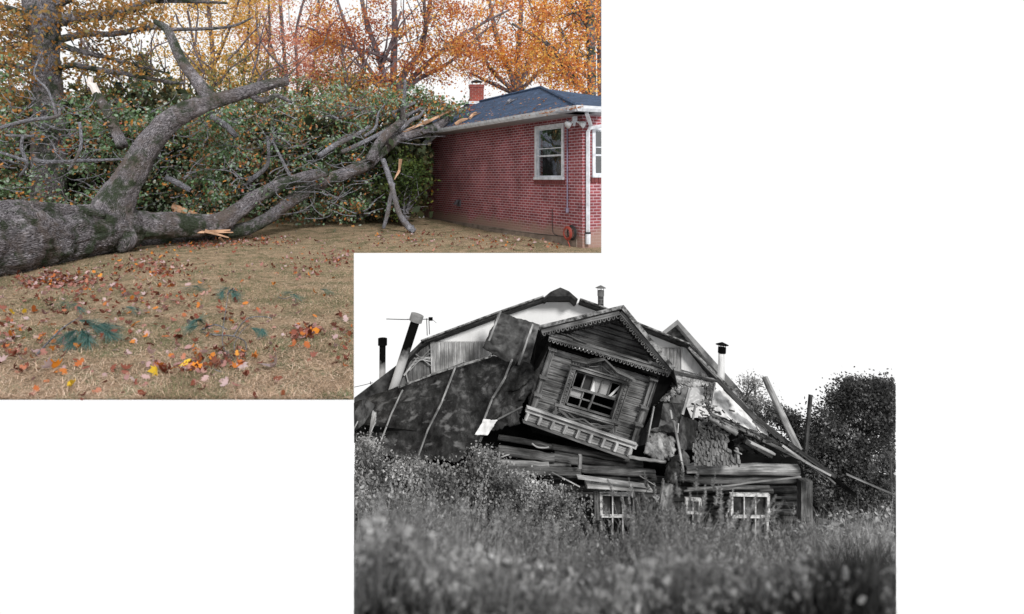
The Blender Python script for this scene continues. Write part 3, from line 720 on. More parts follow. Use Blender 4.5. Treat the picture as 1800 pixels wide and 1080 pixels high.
leaf_obj('roof_leaves', np.array(rl), rng.uniform(.04,.1,size=len(rl)), 'diamond', leaf_mat('roof_leaf', [(0,(.3,.12,.07)),(1,(.55,.3,.16))]), flatness=.6, cull=cull1, kind='stuff', label='brown leaves scattered on the dark roof and along the gutter')
# hose
k = MB(); hc = WP(ws(1004), wz(1004,410), .1)
for c, r, mat_, nm, lb, oy in (((0,0,0), .16, (.38,.07,.05), 'orange_hose', 'orange red hose coiled on the brick wall near the corner', 0), ((-.12,0,.02), .17, (.03,.03,.03), 'black_hose', 'black hose coiled behind the orange one by the corner', .03)):
    k = MB(); cc = hc + A*c[0] + Vector((0,0,c[2])) + B*oy
    for j in range(3):
        pts = [cc + A*(math.cos(a)*(r-.02*j)) + Vector((0,0,math.sin(a)*(r-.02*j))) - B*(.01*j) for a in [i*6.2832/14 for i in range(15)]]
        if j == 0 and oy == 0: pts += [cc - Vector((0,0,.25)) - A*.06, cc - Vector((0,0,.36)) - A*.16 - B*.05]
        k.tube(pts, [.011]*len(pts), n=6, smooth=1)
    k.build(nm, plain(nm+'_rubber', mat_, .5), smooth=True, label=lb, category='hose')
# white ball near wall + stick
k = MB(); bm = bmesh.new(); bmesh.ops.create_icosphere(bm, subdivisions=3, radius=.11); me = bpy.data.meshes.new('ball'); bm.to_mesh(me); bm.free()
o = link('ball', me, plain('white_plastic', (.7,.72,.75)), smooth=True, label='small white ball on the grass at the foot of the brick wall', category='ball'); o.location = P(741,383,22.0)
MB().plank(P(770,421,15.8), P(792,421,15.9), .05, .02, Vector((0,0,1))).build('wood_scrap', M_pale, label='pale flat scrap of wood on the grass before the wall', category='scrap')

# ---- the fallen oak
oak = thing('fallen_oak', P(120,440,12), 'huge uprooted oak lying across the lawn with its limbs on the house', 'fallen tree')
k = MB()
T = [(-230,445,74),(-120,440,70),(0,432,66),(45,430,64),(85,421,54),(125,412,48),(170,406,45),(212,404,42),(235,405,30)]
Dt = [8.6,9.4,10.6,11.3,11.9,12.4,13.0,13.6,13.9]
k.tube([P(a,b,d) for (a,b,r),d in zip(T,Dt)], [r*d/F for (a,b,r),d in zip(T,Dt)], n=90, rough=.15, smooth=14, fur=.07)
# root flare and buttress seams
limb(k, [(-20,378,26),(20,370,18),(70,368,13),(120,372,12),(180,378,10)], 10.7, 12.7, 30, .25, fur=.06)
limb(k, [(186,376,32),(205,400,26),(220,425,18),(208,438,9)], 13.3, 13.2, 40, .2, fur=.06)
limb(k, [(68,372,7),(76,392,12),(74,415,10)], 11.0, 11.1, 10, .2)
trunk = k.build('trunk', M_bark, oak, smooth=True)
oakpts = []
k = MB(); pts = limb(k, [(186,392,37),(205,352,31),(228,312,26),(262,255,22.5),(300,212,20),(350,186,16),(400,172,13),(450,156,11),(480,147,9.5),(508,143,7)], 13.2, 14.5, 48, .13, fur=.06); oakpts += pts
k.build('limb', M_bark, oak, smooth=True, label='thick limb rising from the trunk to a broken end')
k = MB(); oakpts += limb(k, [(372,178,14),(340,135,10.5),(316,100,9),(302,68,8),(290,48,6.5),(272,38,4)], 14.1, 14.6, 10, .1); k.build('limb', M_bark, oak, smooth=True, label='upright branch on the thick limb')
k = MB(); limb(k, [(440,165,6),(455,176,6),(470,176,5),(485,168,4),(500,174,3.5),(514,181,2)], 14.3, 14.7, 8, .1)
limb(k, [(215,258,10),(203,228,9),(186,192,8),(170,166,7)], 14.8, 15.2, 10, .1); k.build('limb', M_bark, oak, smooth=True)
k = MB(); limb(k, [(172,168,7),(165,153,6),(158,148,5),(160,136,4)], 15.2, 15.3, 8, .25); k.build('broken_end', M_pale, oak, label='pale barkless broken end of the upright stub')
k = MB(); oakpts += limb(k, [(215,396,34),(240,398,27),(300,396,22),(350,397,21),(385,393,18),(415,374,15),(450,347,13),(495,325,11.5),(540,311,10),(575,303,8)], 13.7, 16.8, 40, .13, fur=.06)
k.build('limb', M_bark, oak, smooth=True, label='upper of the twin limbs running to the house')
k = MB(); oakpts += limb(k, [(398,408,12),(440,400,12),(480,377,11.5),(520,348,11.5),(560,324,12),(610,304,11),(645,288,12),(672,262,13),(700,243,10),(740,231,9),(768,222,8.5),(790,207,6)], 15.4, 20.0, 32, .15, fur=.06)
oakpts += limb(k, [(650,283,9),(668,250,9),(690,228,8),(705,215,7)], 18, 18.6, 8, .1)
k.build('limb', M_bark, oak, smooth=True, label='lower of the twin limbs resting on the roof')
k = MB(); limb(k, [(232,432,14),(300,425,13),(360,414,12),(400,408,9)], 14.6, 16.2, 10, .1); k.build('limb', M_bark, oak, smooth=True, label='low limb in the shade under the twin limbs')
# splintered wood
k = MB()
for a in [((325,410),(405,405),8),((340,408),(410,409),5),((360,406),(402,418),6),((302,362),(352,378),9),((306,370),(348,378),5),((386,418),(396,428),4)]:
    (x0,y0),(x1,y1),wd = a; D = 14.9 if y0 > 390 else 15.6
    p0, p1 = P(x0,y0,D-.35), P(x1,y1,D-.1); k.plank(p0, p1, wd*D/F, .03, Vector((0,-1,.3)), wd*.3*D/F)
for a in [((640,222),(695,195),4),((668,218),(730,205),3),((700,200),(712,175),2)]: pass
k.plank(P(745,218,19.3), P(797,192,19.8), .1, .05, Vector((0,-1,.2)), .04); k.plank(P(690,240,18.9), P(746,216,19.2), .07, .05)
k.plank(P(704,280,18.4), P(702,300,18.4), .1, .02, Vector((.2,-1,0)), .07); k.plank(P(702,300,18.4), P(693,316,18.3), .08, .02, Vector((.2,-1,0)), .03)
k.build('splinters', M_split, oak, label='orange torn wood where limbs have split')
# hanging broken branches by the corner
k = MB(); limb(k, [(673,280,4.5),(684,312,5),(693,345,4.5),(700,372,5),(712,392,5.5),(728,408,6)], 17.6, 17.2, 8, .15); limb(k, [(692,322,3.5),(686,350,4),(680,380,4),(674,402,3)], 17.5, 17.3, 7, .15)
limb(k, [(728,408,3),(726,396,2)], 17.2, 17.2, 5, .3); k.build('hanging_branch', M_bark_s, oak, smooth=True)
# random secondary branches through the crown
seeds = []
for pth, d0, d1 in [([(560,275,5),(590,255,5),(625,238,4),(650,222,3)],17.5,18.5),([(600,268,4),(640,250,4),(690,225,4)],18,18.5),([(712,140,2.5),(711,170,3.5),(708,205,5),(715,225,6)],19,19.2),
   ([(690,195,3),(700,210,4),(725,198,3),(742,190,2)],19.2,19.4),([(700,232,4),(722,212,4),(737,205,3),(745,195,2)],18.8,19.2),([(0,225,3),(50,212,3.5),(100,205,3),(105,190,2)],13.5,14),
   ([(100,205,3),(85,160,2),(60,130,1.6),(75,90,1)],14,14.3),([(0,268,2.5),(30,278,3),(48,288,3),(35,310,2)],13,13.4),([(40,240,2.5),(38,262,3),(48,285,3)],13.3,13.4),([(10,238,2),(60,240,2.5)],13.4,13.6),
   ([(370,205,5),(395,220,6),(415,240,5)],15.2,15.6),([(290,312,5),(312,322,6),(335,335,5)],14.8,15),([(60,280,4),(80,285,4),(140,283,3),(220,280,2)],14.5,15),([(140,215,2.5),(142,260,3),(120,300,2)],13.8,13.7),
   ([(640,240,3),(660,225,3),(665,200,2),(680,180,1.5)],18.5,19),([(435,320,5),(470,290,4),(470,240,2)],16.2,16.8),([(520,330,4),(500,290,3),(480,250,2)],17,17.6),([(730,180,2.5),(700,195,3),(650,205,3)],19.5,19.7),([(785,185,4),(760,182,3),(700,185,2)],20.2,20.3)]:
    k = MB(); seeds += limb(k, pth, d0, d1, 6, .12); k.build('branch', M_bark_s, oak, smooth=True)
k = MB()
for i in range(300):   # tangled bare twigs
    px, py = random.uniform(0,740), random.uniform(190,400); D = random.uniform(14,16.5) if px < 640 else random.uniform(18.5,20)
    a = random.uniform(-.9,.9)+ (math.pi if random.random() < .4 else 0); l = random.uniform(20,70); pth = []
    for j in range(5):
        pth.append((px,py,1.3-.2*j)); px += math.cos(a)*l/4; py -= abs(math.sin(a))*l/4*.8; a += random.gauss(0,.35)
    if max(p_[1] for p_ in pth) < 385: seeds += limb(k, pth, D, D+random.uniform(-.3,.5), 4, 0)
k.build('tangled_branches', M_bark_s, oak, smooth=True, clip=C1, kind='stuff')
regs = multi([(5, lambda: (random.uniform(-60,420), random.uniform(190,380))), (4, lambda: (random.uniform(330,680), random.uniform(215,385))), (2.2, lambda: (random.gauss(640,60), random.gauss(190,22))),
   (1.2, lambda: (random.gauss(700,28), random.gauss(330,40))), (1.2, lambda: (random.gauss(590,60), random.gauss(375,20))), (.4, lambda: (random.uniform(-60,45), random.uniform(90,200))), (1, lambda: (random.uniform(100,620), random.gauss(190,22)))])
def reg_ok():
    while True:
        px, py = regs()
        if py > 398 or px > 740: continue
        if px > 712 and py > 230: continue
        return px, py
def depth(px):
    if px < 420: return (15.2, 18.2)
    q = 15.6 + (px-405)/385*4.4; return (q+.7, q+3.4) if random.random() < .93 else (q-.6, q+.4)
cs = []; L = []
for i in range(700):
    px, py = reg_ok(); a, b = depth(px); d = random.uniform(a, b)
    ymin = 190 + 12*noise.noise(Vector((px*.02,0,0)))
    c = P(px, py, d)
    if c.z < .25: continue
    cs.append(c); m = int(random.uniform(10, 84)); s = random.uniform(.1,.32)
    L.append(rng.normal(size=(m,3))*np.array([s,s,s*.55]) + np.array(c))
L = np.concatenate(L)
k = MB(); twigs(k, random.sample(cs, 420), oakpts + seeds, .014, 4, .3, 2.2); k.build('twigs', M_bark_s, oak, clip=C1, kind='stuff')
L = L[L[:,2] > .05]
leaf_obj('foliage', L, rng.uniform(.045,.12,size=len(L)), 'oak', M_lf_green, oak, cull=cull1)
# foliage reaching over the roof
cs, L = clusters(70, multi([(1, ell(770,192,45,16)), (1, ell(715,180,50,25))]), (19.6,20.4), .22, 26)
leaf_obj('foliage', L, rng.uniform(.07,.14,size=len(L)), 'oak', M_lf_green, oak, cull=cull1, label='leaves pressed on the roof edge')
# leafy shrub by the wall corner
cs, L = clusters(60, lambda: (random.gauss(712,16), random.gauss(322,30)), (18.4,19.6), .2, 34); L = L[L[:,2] > .3]
sh = thing('evergreen_shrub', P(712,392,19), 'glossy green shrub squeezed between the oak and the brick wall', 'shrub')
leaf_obj('foliage', L, rng.uniform(.07,.13,size=len(L)), 'oval', leaf_mat('shrub_leaves', [(0,(.02,.04,.015)),(.6,(.08,.12,.03)),(.85,(.2,.2,.04)),(1,(.5,.2,.03))]), sh, cull=cull1)
k = MB(); twigs(k, cs[:20], [P(712,392,19)], .03, 5, .3, 4); k.build('stem', M_bark_s, sh)
# dark undergrowth and far woods
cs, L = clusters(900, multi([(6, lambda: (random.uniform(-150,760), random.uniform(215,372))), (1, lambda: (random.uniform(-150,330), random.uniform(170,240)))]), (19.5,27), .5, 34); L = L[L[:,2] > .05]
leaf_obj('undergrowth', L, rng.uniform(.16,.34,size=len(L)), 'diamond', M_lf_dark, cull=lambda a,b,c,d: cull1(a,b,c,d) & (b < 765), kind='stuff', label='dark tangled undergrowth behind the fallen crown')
cs, L = clusters(520, lambda: (random.uniform(-100,1050), random.uniform(215,312)), (34,46), .9, 30)
leaf_obj('far_woods', L, rng.uniform(.3,.6,size=len(L)), 'diamond', leaf_mat('far_wood_leaves', [(0,(.06,.06,.03)),(.4,(.2,.12,.05)),(.7,(.45,.24,.08)),(1,(.6,.42,.12))], trans=.4), cull=cull1, kind='stuff', label='distant autumn woods seen through the nearer trees')

# ---- standing trees
def tree(name, label, D, stems, crowns, n, per, sd, lsz, mat, kind='diamond', bark=M_bark_far, dd=2.5, group='trees standing behind the fallen oak', tw=.02, ns=8, extra=0, twl=2.5):
    base = P(stems[0][0][0], stems[0][0][1], D); base.z = 0
    th = thing(name, base, label, 'tree', group); k = MB(); pts = []
    s0 = stems[0][0]; k.tube([Vector((base.x, base.y, -.1)), P(s0[0], s0[1], D)], [s0[2]*1.25*D/F, s0[2]*D/F], n=ns, rough=.08)
    k.build('trunk', bark, th, smooth=True, clip=C1); k = MB()
    for s in stems: pts += limb(k, s, D, D + (0 if s is stems[0] else random.uniform(-dd,dd)*.5), ns, .07)
    for i in range(extra):
        p0 = random.choice(pts); a = random.uniform(-1,1); l = random.uniform(1,3.2); q = [p0]
        for j in range(4): q.append(q[-1] + Vector((math.sin(a), random.gauss(0,.3), abs(math.cos(a))))*l/4); a += random.gauss(0,.3)
        k.tube(q, [.045,.035,.028,.018,.01], n=4, smooth=0, cap=False); pts += q
    k.build('limb', bark, th, smooth=True, clip=C1)
    cs, L = clusters(n, crowns, (D-dd, D+dd), sd, per)
    k = MB(); twigs(k, random.sample(cs, min(len(cs), 160)), pts, tw, 4, .25, twl); k.build('twigs', bark, th, clip=C1, kind='stuff')
    leaf_obj('crown', L, rng.uniform(*lsz, size=len(L)), kind, mat, th, cull=cull1)
    return th
tree('old_oak', 'massive grey trunk with long level boughs at the far left', 17.5,
  [[(85,205,25),(84,150,24),(80,100,22),(78,60,25),(74,20,30),(70,-60,34)], [(100,38,11),(140,30,10),(190,26,9),(235,14,8),(280,-6,6),(330,-20,5)], [(104,70,7),(150,60,5.5),(200,60,5),(270,48,4.5),(300,52,3.5),(400,48,2.5),(445,30,1.5)],
   [(106,120,5),(130,115,5),(170,122,4.5),(230,132,4),(300,145,3),(325,146,2)], [(106,78,6),(130,88,5),(170,97,4),(230,112,3),(290,128,2)], [(60,72,7),(30,60,5),(-10,60,4),(-60,66,3)], [(60,110,7),(40,118,5),(10,112,4),(-40,116,3)], [(62,50,8),(30,20,6),(-20,10,5)],
   [(235,12,5),(270,2,5),(350,3,3),(400,6,2)],[(64,90,6),(40,80,4),(0,86,3)], [(95,10,9),(130,-10,8),(180,-40,7)]],
  multi([(2, ell(20,100,70,90)), (2, ell(190,25,90,35)), (1, ell(180,110,80,40)), (1.5, ell(0,40,60,60))]), 190, 24, .26, (.07,.14), leaf_mat('old_oak_leaves', [(0,(.08,.07,.03)),(.3,(.2,.14,.05)),(.6,(.45,.2,.05)),(.8,(.3,.26,.12)),(1,(.15,.2,.1))], trans=.4), 'oak', M_bark, 1.6, ns=14)
tree('golden_tree', 'tall tree with golden yellow leaves behind the upright branch', 30,
  [[(372,220,5),(376,140,4.5),(372,70,4),(365,0,3),(360,-60,2)], [(374,120,3),(400,60,2.5),(420,0,2)], [(376,150,3),(345,90,2.5),(330,20,2)], [(430,210,3),(428,140,3),(436,60,2),(440,-20,2)]],
  multi([(3, ell(370,60,95,90)), (1.5, ell(390,140,70,40)), (1, ell(420,-20,90,60))]), 130, 76, .44, (.07,.17), M_lf_yellow, extra=22)
tree('russet_tree', 'slim tree with pinkish russet leaves left of the many stemmed one', 33,
  [[(500,230,4),(502,150,4),(498,70,3),(492,0,3),(490,-60,2)], [(470,220,3),(468,140,3),(474,60,2.5),(470,-40,2)], [(520,220,3),(524,140,3),(520,60,2.5),(540,-20,2)], [(548,230,3),(546,160,3),(556,80,2),(560,0,2)], [(501,150,3),(480,90,2),(462,30,1.5)], [(455,220,2.5),(450,120,2.5),(452,20,2)]],
  multi([(3, ell(500,50,75,90)), (1, ell(520,150,70,40)), (1, ell(560,90,60,50))]), 150, 66, .42, (.07,.16), M_lf_red, extra=26)
tree('many_stemmed_tree', 'large russet tree fanning into many stems beside the chimney', 27,
  [[(690,230,9),(690,190,8),(690,170,7)], [(690,175,6),(672,120,5),(655,70,4.5),(640,20,4),(630,-40,3)], [(690,175,6),(692,110,6),(694,50,5),(690,-40,4)], [(692,172,6),(712,130,5),(738,90,5),(750,40,4),(760,-20,3)],
   [(694,172,5),(722,140,5),(770,95,4),(815,60,3.5),(860,35,2.5),(895,18,1.5)], [(688,172,5),(655,130,4),(630,90,3.5),(606,40,3),(590,-10,2)], [(740,90,4),(748,50,3),(745,0,3)], [(700,168,5),(735,140,4),(790,110,3),(830,75,2)],
   [(670,120,3),(690,70,3),(705,20,2)], [(690,108,3),(650,92,3),(600,80,2.5),(550,52,2),(520,45,1)], [(688,170,4),(664,150,3.5),(640,130,3),(640,80,2)]],
  multi([(3, ell(690,40,150,90)), (1.4, ell(600,110,60,60)), (1, ell(780,110,70,40)), (1, ell(640,150,70,40))]), 215, 84, .34, (.06,.15), M_lf_brown, extra=40)
tree('orange_tree', 'orange tree with fanned stems rising behind the roof ridge', 33,
  [[(908,190,8),(908,160,7)], [(908,162,5),(890,110,4),(872,60,4),(860,0,3)], [(908,162,5),(910,100,5),(915,40,4),(918,-40,3)], [(910,162,5),(930,110,4),(950,60,3.5),(960,0,3)], [(906,162,4),(870,130,4),(850,100,3),(838,60,2)], [(912,162,4),(945,130,3.5),(975,100,3),(990,60,2)], [(905,165,4),(870,150,3),(830,130,2)]],
  multi([(3, ell(900,55,95,75)), (1, ell(850,120,50,45)), (1, ell(960,120,60,35))]), 150, 76, .42, (.07,.17), M_lf_orange, extra=34)
tree('roadside_oak', 'tall straight grey trunk with orange leaves at the right of the roof', 25,
  [[(1040,190,8.5),(1040,120,8),(1038,50,8),(1036,-60,7)], [(1036,165,5),(1015,150,5),(990,110,4.5),(965,80,4),(930,58,3),(900,42,2)], [(990,108,3),(998,80,3),(985,50,2)], [(1038,60,4),(1010,20,3),(985,-30,2)], [(1036,140,3),(1018,125,3),(990,120,2)]],
  multi([(3, ell(1000,50,75,80)), (1, ell(1010,130,50,35))]), 130, 70, .34, (.06,.15), M_lf_orange, 'diamond', M_bark, extra=12)
tree('slender_oak', 'thinner second trunk cut by the right edge beside the tall straight one', 28,
  [[(1062-4,200,7),(1056,120,6.5),(1056,40,6),(1054,-60,5)]], ell(1040,30,40,60), 60, 26, .4, (.12,.22), M_lf_brown, extra=8)
M_lf_olive = leaf_mat('olive_brown_leaves', [(0,(.04,.05,.02)),(.35,(.14,.14,.05)),(.6,(.3,.26,.1)),(.75,(.5,.3,.08)),(1,(.4,.15,.05))], trans=.4, nscale=.8)
for px_, D_, tp, lb in [(165,21,85,'thin young tree with olive leaves right of the massive trunk'),(325,23,110,'thin young tree in the crook below the upright branch'),(410,22.5,105,'thin young tree behind the broken end of the thick limb'),(470,24,115,'thin young tree left of the gap with bare twigs'),(585,24,125,'thin young tree before the many stemmed tree'),(640,25,140,'leaning young tree just left of the fanned stems'),(240,23,70,'tall thin young tree under the long level boughs'),(20,21,60,'thin young tree left of the massive trunk')]:
    ln_ = random.uniform(-14,14)
    tree('young_tree', lb, D_, [[(px_,270,2.6),(px_+ln_*.4,200,2.2),(px_+ln_,tp,1)],[(px_+ln_*.3,215,1.6),(px_+22,170,1.2),(px_+34,130,.8)],[(px_+ln_*.3,205,1.6),(px_-20,165,1.2),(px_-30,140,.8)]],
      multi([(2, ell(px_,(tp+230)/2,44,(240-tp)/2)), (1, ell(px_+20,190,40,30))]), 60, 26, .3, (.07,.16), M_lf_olive, dd=1.2, tw=.014, ns=6, extra=8, twl=1.6, group='young trees in the thicket')
def conifer(px, base, top, D, label, w_=1.0):
    b = P(px, base, D); h = P(px, top, D).z; b.z = 0
    th = thing('young_conifer', b, label, 'conifer', 'dark conifers behind the fallen crown')
    MB().tube([b, (b.x, b.y, h)], [.09,.02], n=6).build('trunk', M_bark_far, th)
    V = []; 
    for i in range(110):
        z = h*(random.random()**.8)*.97+.2; r = (h-z)*.34*w_*random.uniform(.5,1.1)+.15; a = random.uniform(0,6.28)
        for j in range(26):
            u = random.random(); V.append((b.x+math.cos(a)*r*u+random.gauss(0,.07), b.y+math.sin(a)*r*u+random.gauss(0,.07), z-.25*r*u+random.gauss(0,.04)))
    leaf_obj('crown', np.array(V), rng.uniform(.08,.2,size=len(V)), 'diamond', M_conif, th, cull=cull1)
conifer(250, 312, 95, 24, 'dark conifer with a pointed top left of the upright branch'); conifer(205, 312, 150, 22, 'shorter dark conifer right of the massive trunk', 1.2)
conifer(300, 312, 140, 25, 'dark conifer just behind the thick limb'); conifer(540, 312, 150, 28, 'dark conifer in the gap before the many stemmed tree', .9); conifer(15, 312, 165, 22, 'dark conifer at the far left edge', 1.3)
conifer(140, 312, 170, 23, 'low dark conifer touching the massive trunk', 1.3)
# ================================================================== PLACE TWO : collapsed log house down the grassy bank (weathered greys)
AW = Vector((.12, 1, -.42))        # the way hidden depth runs: backwards and down the bank
W_sid = wood_mat('weathered_siding', .04, .46, 34)
W_dark = wood_mat('dark_weathered_wood', .01, .14, 30)
W_mid = wood_mat('grey_weathered_wood', .02, .32, 30)
W_light = wood_mat('pale_weathered_wood', .2, .8, 30)
W_log = wood_mat('old_log_wood', .012, .3, 22)
W_end = wood_mat('bleached_log_wood', .06, .58, 22)
M_blk = noise_mat('black_parts_and_shade', [(.4,g(.002)),(.7,g(.008))], bump=.3, spec=.05)  # one black for dark parts and for painted shade inside openings
W_mid2 = wood_mat('batten_wood', .06, .55, 30)
W_brd = wood_mat('bargeboard_wood', .03, .38, 30)
M_tar = noise_mat('tar_paper', [(.38,g(.008)),(.52,g(.032)),(.66,g(.12))], scale=2.0, detail=12, nrough=.72, stretch=(1.8,1,.7), bump=.8, bscale=7, dist=.04, spec=.04, rough=.8, extra=(5,.6,.7,g(.13)))
M_tar2 = noise_mat('faded_tar_paper', [(.36,g(.025)),(.5,g(.06)),(.66,g(.15))], scale=3, detail=10, bump=.6, bscale=5, dist=.05, spec=.05)
M_pl = noise_mat('stained_plaster', [(.3,g(.68)),(.5,g(.82)),(.7,g(.9))], scale=1.6, detail=9, stretch=(1,1,.35), bump=.15)
M_sheet = noise_mat('stained_sheeting', [(.3,g(.45)),(.5,g(.72)),(.75,g(.9))], scale=2.5, detail=9, stretch=(3,1,.5), bump=.2)
M_crust = noise_mat('crumbled_render', [(.35,g(.03)),(.5,g(.25)),(.65,g(.6))], scale=9, detail=12, nrough=.75, bump=1, dist=.05)
M_birch = noise_mat('mottled_bark_sheet', [(.36,g(.015)),(.48,g(.15)),(.6,g(.4))], scale=3.2, detail=12, nrough=.75, stretch=(1.6,1,.8), bump=.5, dist=.02)
M_roofd = noise_mat('dark_roof_board', [(.35,g(.01)),(.65,g(.07))], scale=6, bump=.4)
M_wht = noise_mat('flaking_white_paint', [(.3,g(.1)),(.42,g(.45)),(.6,g(.8))], scale=14, detail=10, bump=.4)
M_gls2 = glass_mat('old_pane', .12)
M_gpane = noise_mat('cloudy_pane', [(.3,g(.3)),(.7,g(.42))], scale=3, bump=0, rough=.3)

# ground of the bank
def zg(D):
    yg = 1095 if D < 7 else 1095 - (D-7)/3.5*135
    return EYE - (yg-HY)/F*D if D < 10.5 else EYE - (960-HY)/F*10.5
mb = MB(); nx = 40; ds = [1.0, 2, 3, 4, 5, 6, 7, 7.5, 8, 8.5, 9, 9.5, 10, 10.5, 11.3, 12.2, 13]
for D in ds:
    for i in range(nx+1):
        px = 622.5 + (1575-622.5)*i/nx; mb.v.append((kx(px)*D, D, zg(D) + (.04*noise.noise(Vector((px*.03, D, 0))) if D > 2 else 0)))
for j in range(len(ds)-1):
    for i in range(nx): a = j*(nx+1)+i; mb.face((a, a+1, a+nx+2, a+nx+1))
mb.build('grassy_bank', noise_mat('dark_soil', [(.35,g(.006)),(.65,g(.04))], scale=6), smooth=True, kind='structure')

def poly(pts, D, mat, name, parent, th=.06, off=None, clip=C2, **kw):
    """thick board or sheet cut to an outline; pts (px,py) or (px,py,D)"""
    v = [P(p[0], p[1], p[2] if len(p) > 2 else D) for p in pts]
    k = MB(); k.prism(v, off if off is not None else AW*th)
    return k.build(name, mat, parent, clip=clip, **kw)
def loft(top, bot, nu, nv, mat, name, parent, amp=.04, fs=1.2, th=.02, ragged=0, clip=C2, seed=0, **kw):
    def res(L, n):
        L = [P(*p) for p in L]; d = [0]
        for a, b in zip(L, L[1:]): d.append(d[-1]+(b-a).length)
        o = []; j = 0
        for i in range(n+1):
            t = d[-1]*i/n
            while j < len(L)-2 and d[j+1] < t: j += 1
            o.append(L[j].lerp(L[j+1], (t-d[j])/max(1e-6, d[j+1]-d[j])))
        return o
    A_, B_ = res(top, nu), res(bot, nu); me = bpy.data.meshes.new(name); V = []; Fc = []; U = []
    for j in range(nv+1):
        for i in range(nu+1):
            p = A_[i].lerp(B_[i], j/nv); q = p*fs + Vector((seed,0,0))
            e = amp*(noise.noise(q) + .7*(.4-abs(noise.noise(q*2.3+Vector((9,0,0))))*1.6) + .3*noise.noise(q*6)); p = p + Vector((.1*e, -1*e, .2*e))
            if ragged and (j == nv or j == 0 or i == 0 or i == nu): p = p + Vector((noise.noise(q*9), 0, noise.noise(q*9+Vector((5,5,5)))))*ragged
            V.append(tuple(p))
    for j in range(nv):
        for i in range(nu): a = j*(nu+1)+i; Fc.append((a, a+1, a+nu+2, a+nu+1))
    me.from_pydata(V, [], Fc); uv = me.uv_layers.new(name='UVMap')
    uv.data.foreach_set('uv', np.array([(V[i][0], V[i][2]) for f in Fc for i in f], dtype=np.float32).ravel())
    o = link(name, me, mat, parent, True, clip, **kw); m_ = o.modifiers.new('t', 'SOLIDIFY'); m_.thickness = th; m_.offset = -1
    return o
def c1(x, y, D=None): r = (620+x/3, 500+y/3); return r if D is None else (*r, D)
def c2(x, y, D=None): r = (900+x/3.6, 520+y/3.6); return r if D is None else (*r, D)
def c3(x, y, D=None): r = (1120+x/3.374, 540+y/3.374); return r if D is None else (*r, D)
def c4(x, y, D=None): r = (840+x/4.155, 740+y/4.155); return r if D is None else (*r, D)
def c5(x, y, D=None): r = (1180+x/3.6, 780+y/3.6); return r if D is None else (*r, D)
def beam(k, a, b, w_, t_=.03, D0=9.5, D1=None, w2=None):
    D1 = D1 or D0; k.plank(P(a[0],a[1],D0), P(b[0],b[1],D1), w_*D0/F, t_, Vector((0,-1,.05)), (w2 or w_)*D1/F); return k
def logm(k, a, b, r, D0, D1=None, n=12, rough=.1, r2=None):
    D1 = D1 or D0; p, q = P(a[0],a[1],D0), P(b[0],b[1],D1); N = 7
    k.tube([p.lerp(q, i/N) + Vector((0,0,.012*noise.noise(p+Vector((i,0,0))))) for i in range(N+1)], [(r + ((r2 or r)-r)*i/N)*D0/F for i in range(N+1)], n=n, rough=rough, smooth=2); return k

# ---- far gabled house
fh = thing('dark_gabled_house', P(1250,800,12.6), 'dark steep gabled house farthest back at the right', 'house')
poly([(1191,570),(1165,590),(1165,700),(1420,830),(1300,695),(1298,690)], 12.7, M_roofd, 'wall', fh, .5)
k = MB()
for i in range(16):
    y = 575+i*9; beam(k, (1191-(i*9)*.9, y), (1195+i*8.4, y), 1.4, .02, 12.68)
k.build('cladding', W_dark, fh)
k = MB(); k.prism([P(1191,562,12.5), P(1162,585,12.5), P(1166,590,12.5), P(1191,571,12.5), P(1294,694,12.5), P(1350,752,12.5), P(1350,741,12.5), P(1299,683,12.5)], AW*.9); k.build('roof', plain('grey_tin', (.2,.2,.2)), fh)

# ---- plastered house with broken slopes
gh = thing('plastered_house', P(980,800,12), 'pale plastered house with a low gable rising behind the collapsed one', 'house')
poly([(744,600),(880,548),(957,524),(985,512),(1012,527),(1060,543),(1120,570),(1213,607),(1262,668),(1262,760),(700,760),(628,703),(700,640)], 12.0, M_pl, 'wall', gh, .9)
k = MB()
for i in range(13):
    x = 763+i*7.3; beam(k, (x, 601), (x+.4, 664), 6.8, .03, 11.95)
x = 1160
while x < 1196: beam(k, (x, 612), (x, 656), 6, .03, 11.95); x += 6.6
k.build('plank_cladding', W_light, gh)
poly([(700,640),(742,603),(760,603),(757,665),(712,690),(690,690)], 11.96, W_mid, 'board_panel', gh, .03)
k = MB(); beam(k, c1(270,480), c1(345,385), 3, .03, 11.9); beam(k, c1(345,387), c1(410,390), 4, .03, 11.9); beam(k, c1(280,465), c1(300,540), 2, .03, 11.9)
beam(k, c1(420,300), c1(425,470), 7, .04, 11.9)
for i in range(5): beam(k, c1(300+i*8,455-i*22), c1(415,335+i*24), 1.2, .02, 11.88)
k.build('door_frame', W_light, gh)
poly(c_ := [c3(262,235), c3(310,245), c3(380,320), c3(468,430), c3(400,410), c3(262,370)], 11.92, M_sheet, 'corrugated_panel', gh, .03)
poly([c1(0,640)[:2], (622,700), (700,640), (741,600), (748,603), (735,612), (715,635), (690,690), (660,712)], 11.7, M_roofd, 'roof', gh, .3, label='dark steep lower roof slope at the left')
def roofstrip(pts, w_, D, off, mat, nm):
    k = MB()
    for (x0,y0),(x1,y1) in zip(pts, pts[1:]):
        d = Vector((x1-x0, y1-y0)).normalized(); nx_, ny_ = -d.y*w_, d.x*w_
        if ny_ < 0: nx_, ny_ = -nx_, -ny_
        k.prism([P(x0,y0,D), P(x1,y1,D), P(x1+nx_,y1+ny_,D), P(x0+nx_,y0+ny_,D)], off)
    return k.build(nm, mat, gh, clip=C2)
M_rfe = noise_mat('roof_edge_board', [(.4,g(.03)),(.6,g(.3))], scale=12, bump=.3)
roofstrip([(739,598),(880,545.5),(955,519.5)], 2.5, 11.6, AW*1.2, M_rfe, 'roof_edge')
